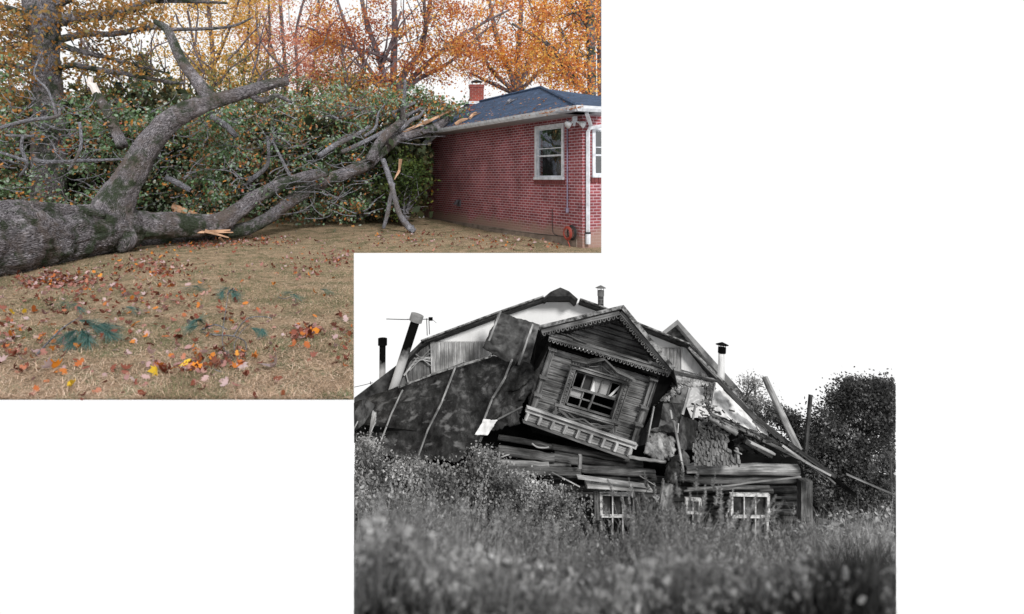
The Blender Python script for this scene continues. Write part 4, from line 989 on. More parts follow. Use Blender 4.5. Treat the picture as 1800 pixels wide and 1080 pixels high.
roofstrip([(740,601),(880,548.5),(957,522.5)], 4, 11.7, AW*.9, M_roofd, 'roof_edge')
roofstrip([(1020,524),(1060,538),(1130,570),(1215,604)], 2.2, 11.6, AW*1.2, M_rfe, 'roof_edge')
roofstrip([(1020,527),(1060,541),(1130,573),(1217,608)], 3.4, 11.7, AW*.9, M_roofd, 'roof_edge')
k = MB(); k.prism([P(956,523,11.5), P(968,513,11.5), P(985,505.5,11.5), P(1000,512,11.5), P(1016,526,11.5), P(1012,529,11.5), P(1004,521,11.5), P(962,521,11.5), P(957,525,11.5)], AW*1.3); k.build('ridge_cap', M_roofd, gh)
poly([(1212,606),(1216,606),(1290,690),(1278,690)], 11.6, M_roofd, 'roof', gh, .6, label='thin dark right hand slope')

# ---- chimneys and aerial
def pipe(a, b, r, D, label, mat, capmat, cap='band', soot=None):
    pa, pb = P(*a, D), P(*b, D); th = thing('stove_pipe', pa, label, 'chimney pipe', 'stove pipes on the roofs')
    MB().tube([pa, pa.lerp(pb,.5), pb], [r*D/F]*3, n=14, smooth=1).build('pipe', mat, th, smooth=True)
    d = (pb-pa).normalized()
    if cap == 'band': MB().tube([pb - d*.1, pb + d*.03], [r*1.45*D/F]*2, n=14, smooth=0).build('collar', capmat, th)
    else:
        MB().tube([pb - d*.03, pb + d*.08], [r*1.15*D/F]*2, n=12, smooth=0).build('collar', capmat, th)
        k = MB(); R_ = r*1.9*D/F; t = pb + d*.13
        for i in range(4):
            a_ = i*1.57; q = Vector((math.cos(a_), math.sin(a_), 0))*r*D/F; k.tube([pb+q, t+q], [.006]*2, n=4, smooth=0)
        k.tube([t, t+d*.05], [R_, .01], n=12, smooth=0); k.build('rain_cap', capmat, th)
def soot_mat(name, z0, z1, lo=.004, hi=.4):   # sooty top of the pipe
    m, t, b = newmat(name); tc = nd(t, 'ShaderNodeTexCoord'); sp = nd(t, 'ShaderNodeSeparateXYZ'); t.links.new(tc.outputs['Object'], sp.inputs[0])
    n = nd(t, 'ShaderNodeTexNoise'); n.inputs['Scale'].default_value = 9; n.inputs['Detail'].default_value = 8; t.links.new(tc.outputs['Object'], n.inputs['Vector'])
    a = nd(t, 'ShaderNodeMath', operation='MULTIPLY_ADD'); t.links.new(n.outputs[0], a.inputs[0]); a.inputs[1].default_value = .35; t.links.new(sp.outputs[2], a.inputs[2])
    mr = nd(t, 'ShaderNodeMapRange'); mr.inputs[1].default_value = z0+.17; mr.inputs[2].default_value = z1+.17; t.links.new(a.outputs[0], mr.inputs[0])
    t.links.new(ramp(t, [(0,g(hi)),(1,g(lo))], mr.outputs[0]), b.inputs['Base Color']); b.inputs['Roughness'].default_value = .9; b.inputs['Specular IOR Level'].default_value = .03; return m
z = lambda y, D: P(0, y, D).z
pipe((672,690), (672.5,598), 5.6, 12.3, 'straight pipe with a black sooty top standing farthest left', soot_mat('sooty_pipe', z(655,12.3), z(635,12.3)), M_blk)
pipe((689,692), (733,556), 8, 11.3, 'leaning thick stove pipe with black upper half by the aerial', soot_mat('sooty_pipe', z(640,11.3), z(612,11.3), hi=.5), plain('ash_tin', (.22,.22,.22)))
pipe((1056,552), (1056,518), 5, 12.3, 'short dark brick pipe with a tin hat on the plastered gable', brick_mat('dark_brick', g(.05), g(.02), g(.12)), plain('dull_tin', (.1,.1,.1)), 'hat')
pipe((1267,672), (1269,618), 5.8, 12.2, 'pale stove pipe with a tin hat on the right slope', noise_mat('whitewashed_pipe', [(.3,g(.4)),(.6,g(.7))], scale=6, stretch=(3,3,.4)), M_blk, 'hat')
k = MB(); D = 12.4
for pth in ([(751,590),(750,560)], [(679,561),(720,562),(760,561)], [(755,588),(754,563)]): k.tube([P(a,b,D) for a, b in pth], [.008]*len(pth), n=5)
for x in (716, 718, 735, 757): k.tube([P(x,562,D-.25), P(x,561,D+.25)], [.006]*2, n=4)
k.box(P(757,561,D), (.04,.03,.03)); k.tube([P(760,562,D), P(767,568,D)], [.004]*2, n=4); k.build('aerial', M_blk, label='thin horizontal television aerial behind the leaning stove pipe', category='aerial')
k = MB(); k.tube([P(622,681,12), P(640,677,12), P(655,673,12)], [.006]*3, n=4); k.tube([P(651,671,12), P(652,676,12)], [.008]*2, n=4); k.build('overhead_wire', M_blk, clip=C2, label='thin wire running off the left edge above the dark slope', category='wire')

# ---- the collapsed log house
ch_ = thing('collapsed_log_house', P(1050,930,10), 'collapsed weathered log house with tilted carved dormer sunk in weeds', 'ruined house')
H = ch_
# left roof under tar paper
loft([(615,713,10.9),(700,681,11.1),(800,645,11.3),(862,627,11.4),(945,640,10.9)], [(615,775,9.5),(660,799,9.2),(740,808,9.2),(805,813,9.2),(850,770,9.5)], 90, 40, M_tar, 'tar_paper_roof', H, .12, .9, .02, .02, label='big sagging dark sheet over the left slope')
loft([(905,634,10.6),(950,644,10.3)], [(845,752,9.4),(915,728,9.3)], 30, 30, M_tar, 'tar_paper_roof', H, .22, 1.6, .02, .03, seed=3, label='crumpled dark sheet curling beside the dormer')
loft([(876,549,11.3),(915,562,11.2),(950,571,11.1)], [(849,612,11.0),(893,638,10.7),(946,640,10.6)], 40, 34, M_tar2, 'tar_paper_flap', H, .13, 2.2, .02, .01, seed=7, label='lighter grey wrinkled sheet over the upper left roof')
loft([c1(800,650,9.3), c1(880,640,9.2)], [c1(730,770,9.2), c1(880,735,9.1)], 14, 10, M_tar, 'tar_paper_flap', H, .12, 3, .02, .03, seed=11)
k = MB()
for a, b, w_, D0, D1 in [(c1(262,560),c1(205,680),3.2,10.7,10.05),(c1(205,680),c1(130,875),3.2,10.05,9.05),(c1(540,440),c1(470,620),3.4,11.1,10.2),(c1(470,620),c1(395,770),3.4,10.2,9.5),(c1(395,770),c1(345,905),3.2,9.5,9.0),
   (c1(842,392),c1(800,500),3,10.9,10.3),(c1(800,500),c1(738,600),3,10.3,9.7),(c1(735,605),c1(690,720),2.4,9.7,9.1),(c1(780,142),c1(718,300),4,11.2,10.8),(c1(950,212),c1(875,425),4,10.9,10.4),(c1(35,705),c1(8,760),2.6,9.6,9.4)]:
    beam(k, a, b, w_*.8, .03, D0-.12, D1-.12)
k.build('batten', W_mid2, H, clip=C2)
k = MB()
for a, b in zip([(622,712),(700,681),(760,658),(800,645),(862,627)], [(700,681),(760,658),(800,645),(862,627),(870,617)]): beam(k, a, b, 2.6, .05, 11.0, 11.1)
k.build('roof_edge_board', M_rfe, H, clip=C2)
poly([(616,735),(640,700),(660,712),(640,745),(622,760)], 9.4, M_tar, 'tar_paper_flap', H, .03)
loft([c1(105,665,9.6),c1(125,680,9.6)], [c1(85,820,9.2),c1(120,730,9.2)], 6, 8, W_light, 'torn_edge', H, .05, 3, .01, .02)
loft([c1(690,712,8.95),c1(765,716,8.9)], [c1(645,795,8.9),c1(712,798,8.85)], 14, 10, M_sheet, 'bent_tin_sheet', H, .05, 4, .008, .01, label='pale curled sheet hanging at the roof corner')
k = MB(); beam(k, c1(765,712), c1(895,645), 2.2, .02, 9.0, 9.1); beam(k, c1(600,925), c1(625,880), 3, .02, 8.9); beam(k, c1(670,830), c1(680,805), 4, .02, 8.9); beam(k, c1(655,840), c1(640,880), 4, .03, 8.95)
k.tube([P(*c1(720,935),8.7), P(*c1(800,1010),8.6)], [.035,.035], n=8); k.tube([P(*c1(665,850),8.9), P(*c1(735,955),8.8)], [.02,.025], n=6); k.build('broken_lath', W_mid, H)
# black slabs that put the shade of the interior into colour
poly([(850,800),(935,640),(955,600),(1180,650),(1215,735),(1300,730),(1400,800),(1420,850),(1420,960),(860,960)], 10.9, M_blk, 'hollow', H, .1, label='black slab coloured as the shade inside the crushed house')
poly([(840,765),(925,728),(935,760),(1110,800),(1200,815),(1200,850),(880,850)], 10.2, M_blk, 'hollow', H, .1)  # black slab coloured as the shade inside
poly([(624,745),(840,770),(900,800),(900,965),(624,965)], 9.75, M_blk, 'hollow', H, .1)  # black slab coloured as the shade inside
# crushed log walls
def logp(a, b, r, D0, D1, mat, nm='log', r2=None, **kw):
    k = MB(); logm(k, a, b, r, D0, D1, r2=r2); return k.build(nm, mat, H, smooth=True, clip=C2, **kw)
logp(c4(150,120), c4(560,190), 5, 9.5, 9.5, W_dark); logp(c4(540,190), c4(1105,285), 5.5, 9.5, 9.3, W_dark)
logp(c4(148,212), c4(560,275), 8, 9.4, 9.3, W_log); logp(c4(560,250), c4(1200,330), 9, 9.5, 9.4, W_dark); logp(c4(530,262), c4(740,300), 7, 9.35, 9.3, W_log)
logp(c4(160,308), c4(520,322), 6, 9.3, 9.25, W_end, r2=5); logp(c4(500,322), c4(680,320), 4, 9.35, 9.3, W_log)
logp(c4(755,352), c4(1290,385), 7.5, 9.3, 9.3, W_log); logp(c4(150,380), c4(760,400), 5, 9.5, 9.5, W_dark); logp(c4(820,410), c4(1300,420), 6, 9.4, 9.4, W_dark)
logp(c4(1100,264), c4(1372,302), 3, 8.9, 8.9, W_end, 'pole'); logp(c4(300,250), c4(760,270), 4, 9.6, 9.6, W_dark)
k = MB(); beam(k, c4(140,345), c4(752,360), 7, .05, 9.1); beam(k, c4(160,376), c4(750,383), 4, .08, 9.0); k.build('shelf_board', W_mid, H)
k = MB(); beam(k, c4(748,250), c4(745,345), 5.5, .06, 8.95); k.build('short_post', W_light, H)
k = MB(); beam(k, c4(158,230), c4(155,300), 2.5, .02, 9.0); beam(k, c4(165,265), c4(230,245), 1.5, .02, 9.0); k.tube([P(*c4(x, y), 9.0) for x, y in ((395,165),(430,190),(480,198),(520,192))], [.012]*4, n=6)
beam(k, c4(540,375), c4(745,482), 1.6, .015, 8.8); beam(k, c4(1180,400), c4(1300,475), 1, .012, 8.8); beam(k, c4(400,365), c4(440,470), 1, .012, 8.8); k.build('broken_lath', W_light, H)
for i in range(9):  # squared wall logs low down
    y = 842+i*14; logp((960,y), (1180,y+2), 6.6, 9.9, 9.9, W_dark, 'log') if i < 8 else None
# right log walls
logp(c5(150,160), c5(800,165), 9.5, 9.3, 9.3, W_end, r2=10); k = MB(); beam(k, c5(95,150), c5(150,140), 6, .06, 9.1, w2=9); beam(k, c5(95,178), c5(155,175), 4, .05, 9.15); k.build('log_splinter', W_end, H)
logp(c5(150,196), c5(795,198), 4, 9.5, 9.5, W_dark); logp(c5(150,235), c5(780,225), 7, 9.5, 9.5, W_log); logp(c5(40,215), c5(250,240), 6, 9.5, 9.4, W_dark)
logp(c5(100,290), c5(620,275), 3.5, 9.4, 9.4, W_mid); logp(c5(80,301), c5(820,210), 1.7, 9.0, 8.9, W_end, 'pole'); logp(c5(330,300), c5(640,298), 5, 9.6, 9.6, W_dark)
for i in range(8): logp((1150,862+i*13), (1400,861+i*13), 6, 9.9, 9.9, W_dark, 'log')
k = MB(); beam(k, c5(650,340), c5(770,345), 3, .03, 9.7); beam(k, c5(650,378), c5(775,380), 4, .03, 9.7); beam(k, c5(650,420), c5(770,424), 3, .03, 9.7); k.build('board', W_mid, H)
k = MB(); beam(k, c5(845,228), c5(845,480), 20, .12, 9.4); k.build('corner_post', W_mid, H, label='pale broad board standing at the right end of the log wall')
# posts in the middle with draped sheet
k = MB(); beam(k, c4(1375,430), c4(1345,640), 11, .06, 8.7); beam(k, c4(1410,430), c4(1385,640), 8, .05, 8.72); k.build('split_post', W_light, H)
loft([c4(1370,330,8.7),c4(1425,290,8.6),c4(1480,345,8.7)], [c4(1350,440,8.75),c4(1400,450,8.6),c4(1440,430,8.7)], 12, 12, M_tar, 'tar_paper_flap', H, .1, 4, .015, .02)
loft([c3(250,845,8.8),c3(262,842,8.75)], [c3(165,945,8.9),c3(250,950,8.5),c3(330,925,8.9)], 16, 12, M_tar2, 'tar_paper_flap', H, .12, 4, .015, .02, seed=4, label='grey sheet draped like a tent over the post')
k = MB(); beam(k, c4(1430,0), c4(1470,200), 3.6, .04, 8.6); beam(k, c4(1470,200), c4(1500,370), 3.2, .04, 8.6); beam(k, c3(310,480), c3(268,635), 4, .04, 9.3); beam(k, c3(345,580), c3(330,665), 2.6, .03, 9.1); beam(k, c3(198,612), c3(205,660), 2.8, .03, 8.6)
beam(k, c3(245,690), c3(240,745), 1.5, .02, 9.0); beam(k, c3(100,590), c3(45,870), 2, .03, 9.2); k.build('batten', W_light, H)
# sheets of the torn right roof
loft([c3(100,572,9.6),c3(285,575,9.7)], [c3(60,735,9.3),c3(235,745,9.2)], 20, 20, M_tar, 'tar_paper_roof', H, .06, 2, .02, .02, seed=5)
loft([c3(215,455,10),c3(300,475,10)], [c3(190,575,9.8),c3(275,580,9.8)], 14, 14, M_tar2, 'tar_paper_roof', H, .06, 3, .02, .02, seed=6)
loft([c3(315,478,10),c3(400,478,10)], [c3(285,598,9.8),c3(385,592,9.8)], 14, 14, M_gpane, 'stained_panel', H, .05, 3, .02, .02, seed=8, label='stained grey panel in the torn roof')
loft([c3(250,645,9.4),c3(360,680,9.5)], [c3(235,850,9.1),c3(335,850,9.2)], 16, 20, M_tar, 'tar_paper_roof', H, .07, 2.5, .02, .03, seed=9)
loft([c3(195,408,10.2),c3(300,400,10.2),c3(395,425,10.2),c3(468,446,10.2)], [c3(200,440,10.1),c3(260,462,10.1),c3(330,475,10.1),c3(440,472,10.1)], 24, 8, M_crust, 'render_layer', H, .06, 5, .06, .02, label='torn pale layer of render along the broken roof edge')
k = MB(); beam(k, c3(215,382), c3(470,440), 3, .08, 10.1); k.build('roof_board', W_dark, H)
poly([c3(372,385), c3(412,402), c3(400,418), c3(362,400)], 10.0, W_mid, 'broken_board', H, .03)
loft([c3(215,440,10),c3(250,470,10)], [c3(140,560,9.6),c3(245,520,9.6)], 16, 16, M_crust, 'crumbled_render', H, .15, 6, .04, .03, seed=2)
loft([c3(75,720,9.4),c3(150,740,9.3),c3(225,790,9.3)], [c3(45,870,9.1),c3(110,905,9.0),c3(215,900,9.0)], 24, 20, M_birch, 'bark_sheet', H, .07, 3.5, .04, .04, seed=3, label='mottled torn sheet of birch bark insulation')
loft([c3(110,590,9.5),c3(160,560,9.5)], [c3(70,720,9.3),c3(120,720,9.3)], 8, 12, M_blk, 'hollow', H, .05)  # black sheet painted as the shade of an opening
# piles of shingles
def shingles(rows, name, label, D=9.2, h=5.0, wpx=(5,12), mat=W_mid, tilt=.1, rnd=1.2):
    k = MB()
    for (y, x0, x1, dd) in rows:
        x = x0 + random.uniform(-3,2)
        while x < x1:
            w_ = random.uniform(*wpx); hh = h*random.uniform(.7,1.5); cx = x+w_/2; a = random.gauss(0, tilt); yy = y+random.gauss(0, rnd)
            p = P(cx, yy-hh/2, D+dd+random.gauss(0,.02)); q = P(cx+a*6, yy+hh/2, D+dd-.05+random.gauss(0,.015)); k.plank(p, q, w_*D/F*.96, .008+random.random()*.01, Vector((0,-1,.15))); x += w_
    return k.build(name, mat, H, label=label)
rows = []
for i in range(11): y = 738+i*3.5; t_ = i/11; rows.append((y, 1229-t_*6+random.gauss(0,1), 1250+t_*34, .35-.03*i))
shingles(rows, 'shingle_pile', 'ragged slipping heap of thin wooden shingles', 9.3, 4, (3,9), W_mid, .5, 1.8)
rows = []
for i in range(9): y = 779+i*4.6; rows.append((y, 1220-i*.2, 1268+i*3.6 if i < 6 else 1298, .05-.03*i))
shingles(rows, 'shingle_pile', 'straight courses of square grey shingles above the big log', 9.1, 6.5, (5,10), W_mid, .05, .5)
rows = [(680+i*3.2, 1240-i*.4, 1253-i*.7, 0) for i in range(12)]
shingles(rows, 'shingle_strip', 'narrow upright strip of layered shingles', 9.9, 3, (3,7), W_mid, .6, 1)
rows = [(676+i*4, 1180-i*4, 1194-i*2, 0) for i in range(8)]
shingles(rows, 'shingle_strip', 'crumbled shingles right of the dormer eave', 9.9, 3, (3,7), W_mid, .9, 1.6)
k = MB(); beam(k, c5(415,30), c5(425,125), 4, .05, 8.95); beam(k, c3(575,850), c3(620,872), 1.5, .02, 8.9); beam(k, c3(465,448), c3(432,625), 1.6, .03, 9.8); k.build('trim_board', W_light, H)
# white lining and fallen rafters
loft([c3(466,432,10.7),c3(500,440,10.7),c3(560,540,10.6),c3(640,600,10.6),c3(690,660,10.5)], [c3(430,628,10.5),c3(520,660,10.4),c3(600,705,10.3),c3(680,745,10.2),c3(720,760,10.2)], 40, 24, M_sheet, 'lining_sheet', H, .07, 3, .01, .02, seed=1, label='stained pale sheet hanging under the fallen slope')
loft([c3(690,670,10.2),c3(770,690,10.1)], [c3(715,745,10.1),c3(778,765,10.0)], 16, 12, M_pl, 'torn_sheet', H, .07, 5, .01, .01, seed=2, label='white creased sheet at the end of the lining')
for i in range(5): pass
def slab(a, b, w_, D0, D1, mat=W_dark, nm='rafter', **kw): k = MB(); beam(k, a, b, w_, .1, D0, D1); return k.build(nm, mat, H, clip=C2, **kw)
slab(c3(305,240), c3(600,530), 3.5, 11.2, 10.8, M_rfe); slab(c3(320,262), c3(480,430), 3, 11.1, 10.9, W_mid)
slab(c3(470,425), c3(700,665), 7, 10.4, 10.1, W_dark); slab(c3(520,480), c3(610,570), 8, 10.45, 10.3, M_blk); slab(c3(590,540), c3(830,770), 6, 10.7, 10.3, M_rfe); slab(c3(690,650), c3(1000,890), 9, 10.2, 9.6, W_dark)
slab(c3(640,610), c3(820,760), 5, 10.3, 10.0, W_mid); slab(c3(735,755), c3(1000,900), 6, 9.8, 9.4, W_dark); slab(c3(745,790), c3(1030,930), 4, 9.6, 9.3, W_mid)
slab(c3(860,820), c3(1120,1005), 4, 9.3, 9.0, W_light); slab(c3(900,810), c3(1180,1010), 7, 9.5, 9.1, W_dark); slab(c3(1000,920), c3(1150,1000), 2, 9.1, 8.9, W_light); slab(c3(1060,950), c3(1175,1050), 3, 9.1, 8.9, W_mid)
slab(c3(430,632), c3(720,775), 3, 9.7, 9.6, W_mid); slab(c3(440,640), c3(560,700), 6, 9.75, 9.7, W_dark); slab(c3(560,690), c3(740,780), 8, 9.8, 9.7, W_dark); slab(c3(665,798), c3(810,868), 3.4, 9.2, 9.2, W_light)
slab(c3(500,680), c3(590,725), 3, 9.5, 9.5, W_light); slab(c3(640,790), c3(800,880), 9, 9.6, 9.5, W_dark); slab(c3(1010,900), c3(1300,1120), 7, 9.6, 9.0, M_blk); slab(c3(730,760), c3(930,850), 8, 10.0, 9.7, M_blk)
logp(c3(425,655), c3(590,752), 4.5, 9.4, 9.3, W_end)
slab(c3(1240,990), c3(1550,1125), 1.4, 8.9, 8.6, W_mid, 'fallen_lath')
loft([c3(560,740,10.1),c3(700,800,9.9)], [c3(600,850,10.0),c3(780,880,9.9)], 20, 14, M_tar2, 'debris_sheet', H, .2, 5, .03, .05, seed=9)
_debris = MB()
for i in range(130):   # small rubbish over the fallen slope
    t_ = random.random(); px = 1225+t_*200+random.gauss(0,9); py = 722+t_*88+random.gauss(0,10); D = random.uniform(9.3,9.9); a = random.uniform(-.2,1.1); l = random.uniform(3,14)
    beam(_debris, (px,py), (px+math.cos(a)*l, py+math.sin(a)*l), random.uniform(.8,2.6), .02, D, D-.05)
_debris.build('debris', W_dark, H, kind='stuff', label='small splinters and scraps over the fallen right slope')

# ---- the tilted dormer
def UV(u, v, D=9.5): return P(932+.957*u+.31*v, 719+.285*u-.95*v, D)
def ub(k, u0, v0, u1, v1, w_, D, th=.04, w2=None): k.plank(UV(u0,v0,D), UV(u1,v1,D), w_*D/F, th, Vector((0,-1,0)), (w2 or w_)*D/F)
dk = MB(); n = 11; bh = 118/n
for i in range(n):
    v = (i+.5)*bh - 4; segs = [(0, 195)] if v < 22 or v > 92 else [(0, 52), (144, 195)]
    for a, b in segs:
        p, q = UV(a, v+bh*.0, 9.46+random.gauss(0,.005)), UV(b, v, 9.46)
        dk.plank(p, q, (bh-1.5)*9.46/F, .03, Vector((0,-1,-.35)))
dor = dk.build('dormer', W_sid, H, label='dormer box tilted to the right with plank siding')
def dpart(k, nm, mat, smooth=False, **kw): return k.build(nm, mat, dor, smooth=smooth, clip=C2, **kw)
k = MB()
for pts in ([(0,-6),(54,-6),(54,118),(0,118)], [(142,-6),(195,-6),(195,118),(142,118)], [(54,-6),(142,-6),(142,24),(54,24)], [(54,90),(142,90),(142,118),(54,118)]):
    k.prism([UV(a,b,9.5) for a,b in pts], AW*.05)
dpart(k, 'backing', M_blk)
k = MB(); k.prism([UV(50,20,10.1), UV(146,20,10.1), UV(146,94,10.1), UV(50,94,10.1)], AW*.05); k.prism([UV(54,24,9.5),UV(54,90,9.5),UV(50,94,10.1),UV(50,20,10.1)], Vector((-.01,0,0))); dpart(k, 'room_shade_slab', M_blk)
# cheeks of the dormer
k = MB(); k.prism([UV(195,-12,9.5), UV(195,120,9.5), UV(214,128,10.6), UV(214,0,10.6)], Vector((.03,0,0))); k.prism([UV(0,0,9.5), UV(0,125,9.5), UV(-26,135,10.8), UV(-20,60,10.8)], Vector((-.03,0,0)))
dpart(k, 'cheek', W_dark)
k = MB(); k.prism([UV(-30,138,9.5), UV(-2,128,9.4), UV(-2,84,9.5), UV(-16,64,10.2), UV(-26,80,10.4)], AW*.1); k.prism([UV(196,128,9.5), UV(222,126,9.6), UV(222,92,10), UV(200,30,10), UV(196,0,9.6)], AW*.1); dpart(k, 'eave_shade_slab', M_blk)  # black blocks painted as the shade under the eaves
# corner boards with capitals
k = MB()
for u in (5, 190):
    ub(k, u, 62, u, 112, 9, 9.38, .05); ub(k, u, 30, u, 58, 9, 9.38, .05); ub(k, u, -4, u, 26, 9, 9.38, .05)
    for v in (112, 60, 28): ub(k, u-7, v, u+7, v, 4, 9.33, .08)
    ub(k, u+3.8, 62, u+3.8, 110, 1, 9.34, .02)
dpart(k, 'corner_board', W_mid)
# gable boards
k = MB(); v = 136
while v < 206:
    t_ = (214-v)/(214-134); a = 98-118*t_; b = 98+112*t_
    k.plank(UV(a+4, v, 9.6), UV(b-4, v, 9.6), 7.6*9.6/F, .03, Vector((0,-1,-.35))); v += 9
dpart(k, 'gable_boards', W_brd)
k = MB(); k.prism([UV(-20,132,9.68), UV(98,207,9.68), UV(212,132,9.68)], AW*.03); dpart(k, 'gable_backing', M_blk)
# a carved lace edge: a band with a row of hanging scallops
def lace(k, u0, v0, u1, v1, D, w_=5, pitch=5.2, drop=4.5, th=.025, double=True):
    ub(k, u0, v0, u1, v1, w_, D, th); L = math.hypot(u1-u0, v1-v0); n = max(2, int(L/pitch)); du, dv = (u1-u0)/L, (v1-v0)/L
    px_, py_ = (dv, -du)
    if py_ > 0: px_, py_ = -px_, -py_
    for i in range(n):
        s = (i+.5)/n*L; cu = u0+du*s+px_*(w_/2); cv = v0+dv*s+py_*(w_/2); pts = []
        for j in range(7):
            a = math.pi*j/6; r = pitch*.47
            pts.append((cu - du*math.cos(a)*r + px_*math.sin(a)*drop, cv - dv*math.cos(a)*r + py_*math.sin(a)*drop))
        hole = [(cu+px_*drop*.45 + .25*pitch*math.cos(a)*du*.8 + .25*drop*math.sin(a)*px_, cv+py_*drop*.45 + .25*pitch*math.cos(a)*dv*.8 + .25*drop*math.sin(a)*py_) for a in [x*math.pi/3 for x in range(6)]]
        k.prism([UV(a, b, D) for a, b in pts], AW*th)
        holes.prism([UV(a, b, D-.006) for a, b in hole], AW*.004)
holes = MB()
k = MB(); lace(k, -8, 131, 215, 131, 9.12, 4, 7, 6.5); dpart(k, 'carved_frieze', W_brd)
k = MB(); ub(k, -8, 137, 32, 139, 5, 9.15, .08); ub(k, 30, 138, 176, 137, 2.4, 9.16, .08); ub(k, 172, 140, 217, 137, 6, 9.15, .08); ub(k, 20, 144, 60, 139, 1.6, 9.1, .05); dpart(k, 'cornice', W_brd)
k = MB(); ub(k, -8,146, 30, 144, 2, 9.2, .2); ub(k, 168, 147, 200, 146, 2, 9.2, .2); dpart(k, 'cornice', W_dark)
k = MB(); lace(k, -24, 137, 97, 207, 9.0, 7, 8, 6.5); lace(k, 98, 209, 215, 136, 9.0, 7, 8, 6.5); dpart(k, 'bargeboard', W_brd)
k = MB(); lace(k, 20, 152, 97, 196, 9.3, 4, 5, 4); lace(k, 99, 198, 182, 148, 9.3, 4, 5, 4); dpart(k, 'inner_lace', W_dark)
dpart(holes, 'lace_piercing', M_blk)
k = MB()
def rslab(u0, v0, u1, v1, D0, D1, th): 
    p = [UV(u0,v0,D0), UV(u1,v1,D0), UV(u1,v1,D1)+Vector((.1,0,-.45)), UV(u0,v0,D1)+Vector((.1,0,-.45))]; k.prism(p, Vector((0,0,-th)))
rslab(-30, 144, 98, 221, 8.95, 10.8, .05); rslab(98, 221, 219, 140, 8.95, 10.6, .05); dpart(k, 'dormer_roof', M_roofd)
k = MB(); ub(k, -29,143, 98,218, 5, 8.94, .03); ub(k, 98,219, 218,140, 7, 8.94, .03); dpart(k, 'roof_edge_board', M_rfe)
# window casing
k = MB(); 
ub(k, 50, 22, 50, 94, 9, 9.36, .06); ub(k, 147, 22, 147, 94, 11, 9.36, .06); ub(k, 46.5, 22, 46.5, 94, 1.2, 9.32, .03); ub(k, 153, 22, 153, 94, 1.2, 9.32, .03); ub(k, 54, 24, 54, 92, 1, 9.32, .02); ub(k, 142, 24, 142, 92, 1, 9.32, .02)
for v in range(26, 94, 7):
    for u in (50, 147.5): k.tube([UV(u-2.4, v, 9.33), UV(u+.5, v+3.4, 9.31), UV(u+2.6, v+1.2, 9.33), UV(u-2.2, v+6, 9.32)], [.008,.011,.008,.006], n=5)
ub(k, 44, 92.5, 156, 92.5, 4, 9.34, .09); dpart(k, 'window_casing', W_sid)
k = MB()
P5 = [(42,104),(68,106),(96,121),(124,106),(158,101)]
for (a,b),(c,d) in zip(P5, P5[1:]):
    lace(k, a, b-2, c, d-2, 9.2, 3.4, 4.4, 3.4); ub(k, a, b+1.4, c, d+1.4, 2.2, 9.15, .14)
k.prism([UV(70,99,9.3), UV(96,113,9.3), UV(124,99,9.3)], AW*.04); dpart(k, 'window_pediment', W_mid)
k = MB(); k.tube([UV(76,101,9.26), UV(86,104,9.26), UV(96,108,9.26), UV(106,104,9.26), UV(118,100,9.26)], [.008]*5, n=5); ub(k, 60, 96.5, 138, 96.5, 2, 9.3, .03); dpart(k, 'pediment_carving', W_light)
k = MB(); ub(k, 38, 20.5, 158, 20.5, 2.6, 9.3, .08); ub(k, 42, 17, 154, 17, 2, 9.3, .1); dpart(k, 'window_sill', W_sid)
k = MB()
for s_, cx in ((1, 38),):
    w_ = [(46,13),(58,9),(70,3),(80,5),(92,9),(104,5),(116,2),(128,6),(140,10),(150,12)]
    k.tube([UV(a+2, b, 9.27) for a, b in w_], [.016,.02,.02,.014,.014,.014,.02,.02,.018,.012], n=6); w2_ = [(46,8),(60,13),(74,8),(98,3),(120,8),(136,4),(150,8)]
    k.tube([UV(a+2, b, 9.28) for a, b in w2_], [.011]*7, n=6)
for u in (44, 153):
    k.prism([UV(u-4,17,9.25),UV(u+4,17,9.25),UV(u+2,11,9.25),UV(u+5,6,9.25),UV(u,0,9.25),UV(u-5,6,9.25),UV(u-2,11,9.25)], AW*.03)
dpart(k, 'sill_carving', W_mid)
# sash bars
sash = MB(); ub(sash, 56, 58, 140, 59, 3, 9.42, .05)
ub(sash, 57, 26, 57, 88, 2, 9.42, .05); ub(sash, 139, 26, 139, 88, 2, 9.42, .05); ub(sash, 56, 27, 140, 27, 2.2, 9.42, .05); ub(sash, 56, 87, 140, 87, 2.2, 9.42, .05)
for u in (73.5, 90, 106, 122): ub(sash, u, 59, u, 87, 1.9, 9.44, .03)
ub(sash, 80, 27, 80, 58, 2, 9.44, .03); ub(sash, 97, 27, 99, 58, 3, 9.41, .04); ub(sash, 57, 43, 97, 43, 1.8, 9.44, .03); ub(sash, 99, 42, 139, 41, 1.8, 9.44, .03)
sf = dpart(sash, 'window_frame', W_sid)
def pane(pts, mat, D=9.47, **kw): k = MB(); k.prism([UV(a,b,D) for a,b in pts], AW*.004); return k.build('pane', mat, dor, **kw)
for pts in ([(58,43.5),(79,43.5),(79,57),(58,57)], [(91,60),(105,60),(105,86),(91,86)], [(107,60),(121,60),(121,86),(107,86)], [(75,60),(89,60),(89,84),(75,86)]):
    pane(pts, M_gpane if pts[0][0] != 75 else noise_mat('dusky_pane', [(.3,g(.03)),(.7,g(.06))], bump=0, rough=.3))
pane([(123,60),(128,60),(138,80),(138,86)], M_sheet, label='pale broken shard of a pane'); pane([(128,60),(138,60),(138,70)], M_gpane, 9.46); pane([(91,60),(99,60),(92,80)], M_sheet, 9.455, label='pale broken shard of a pane')
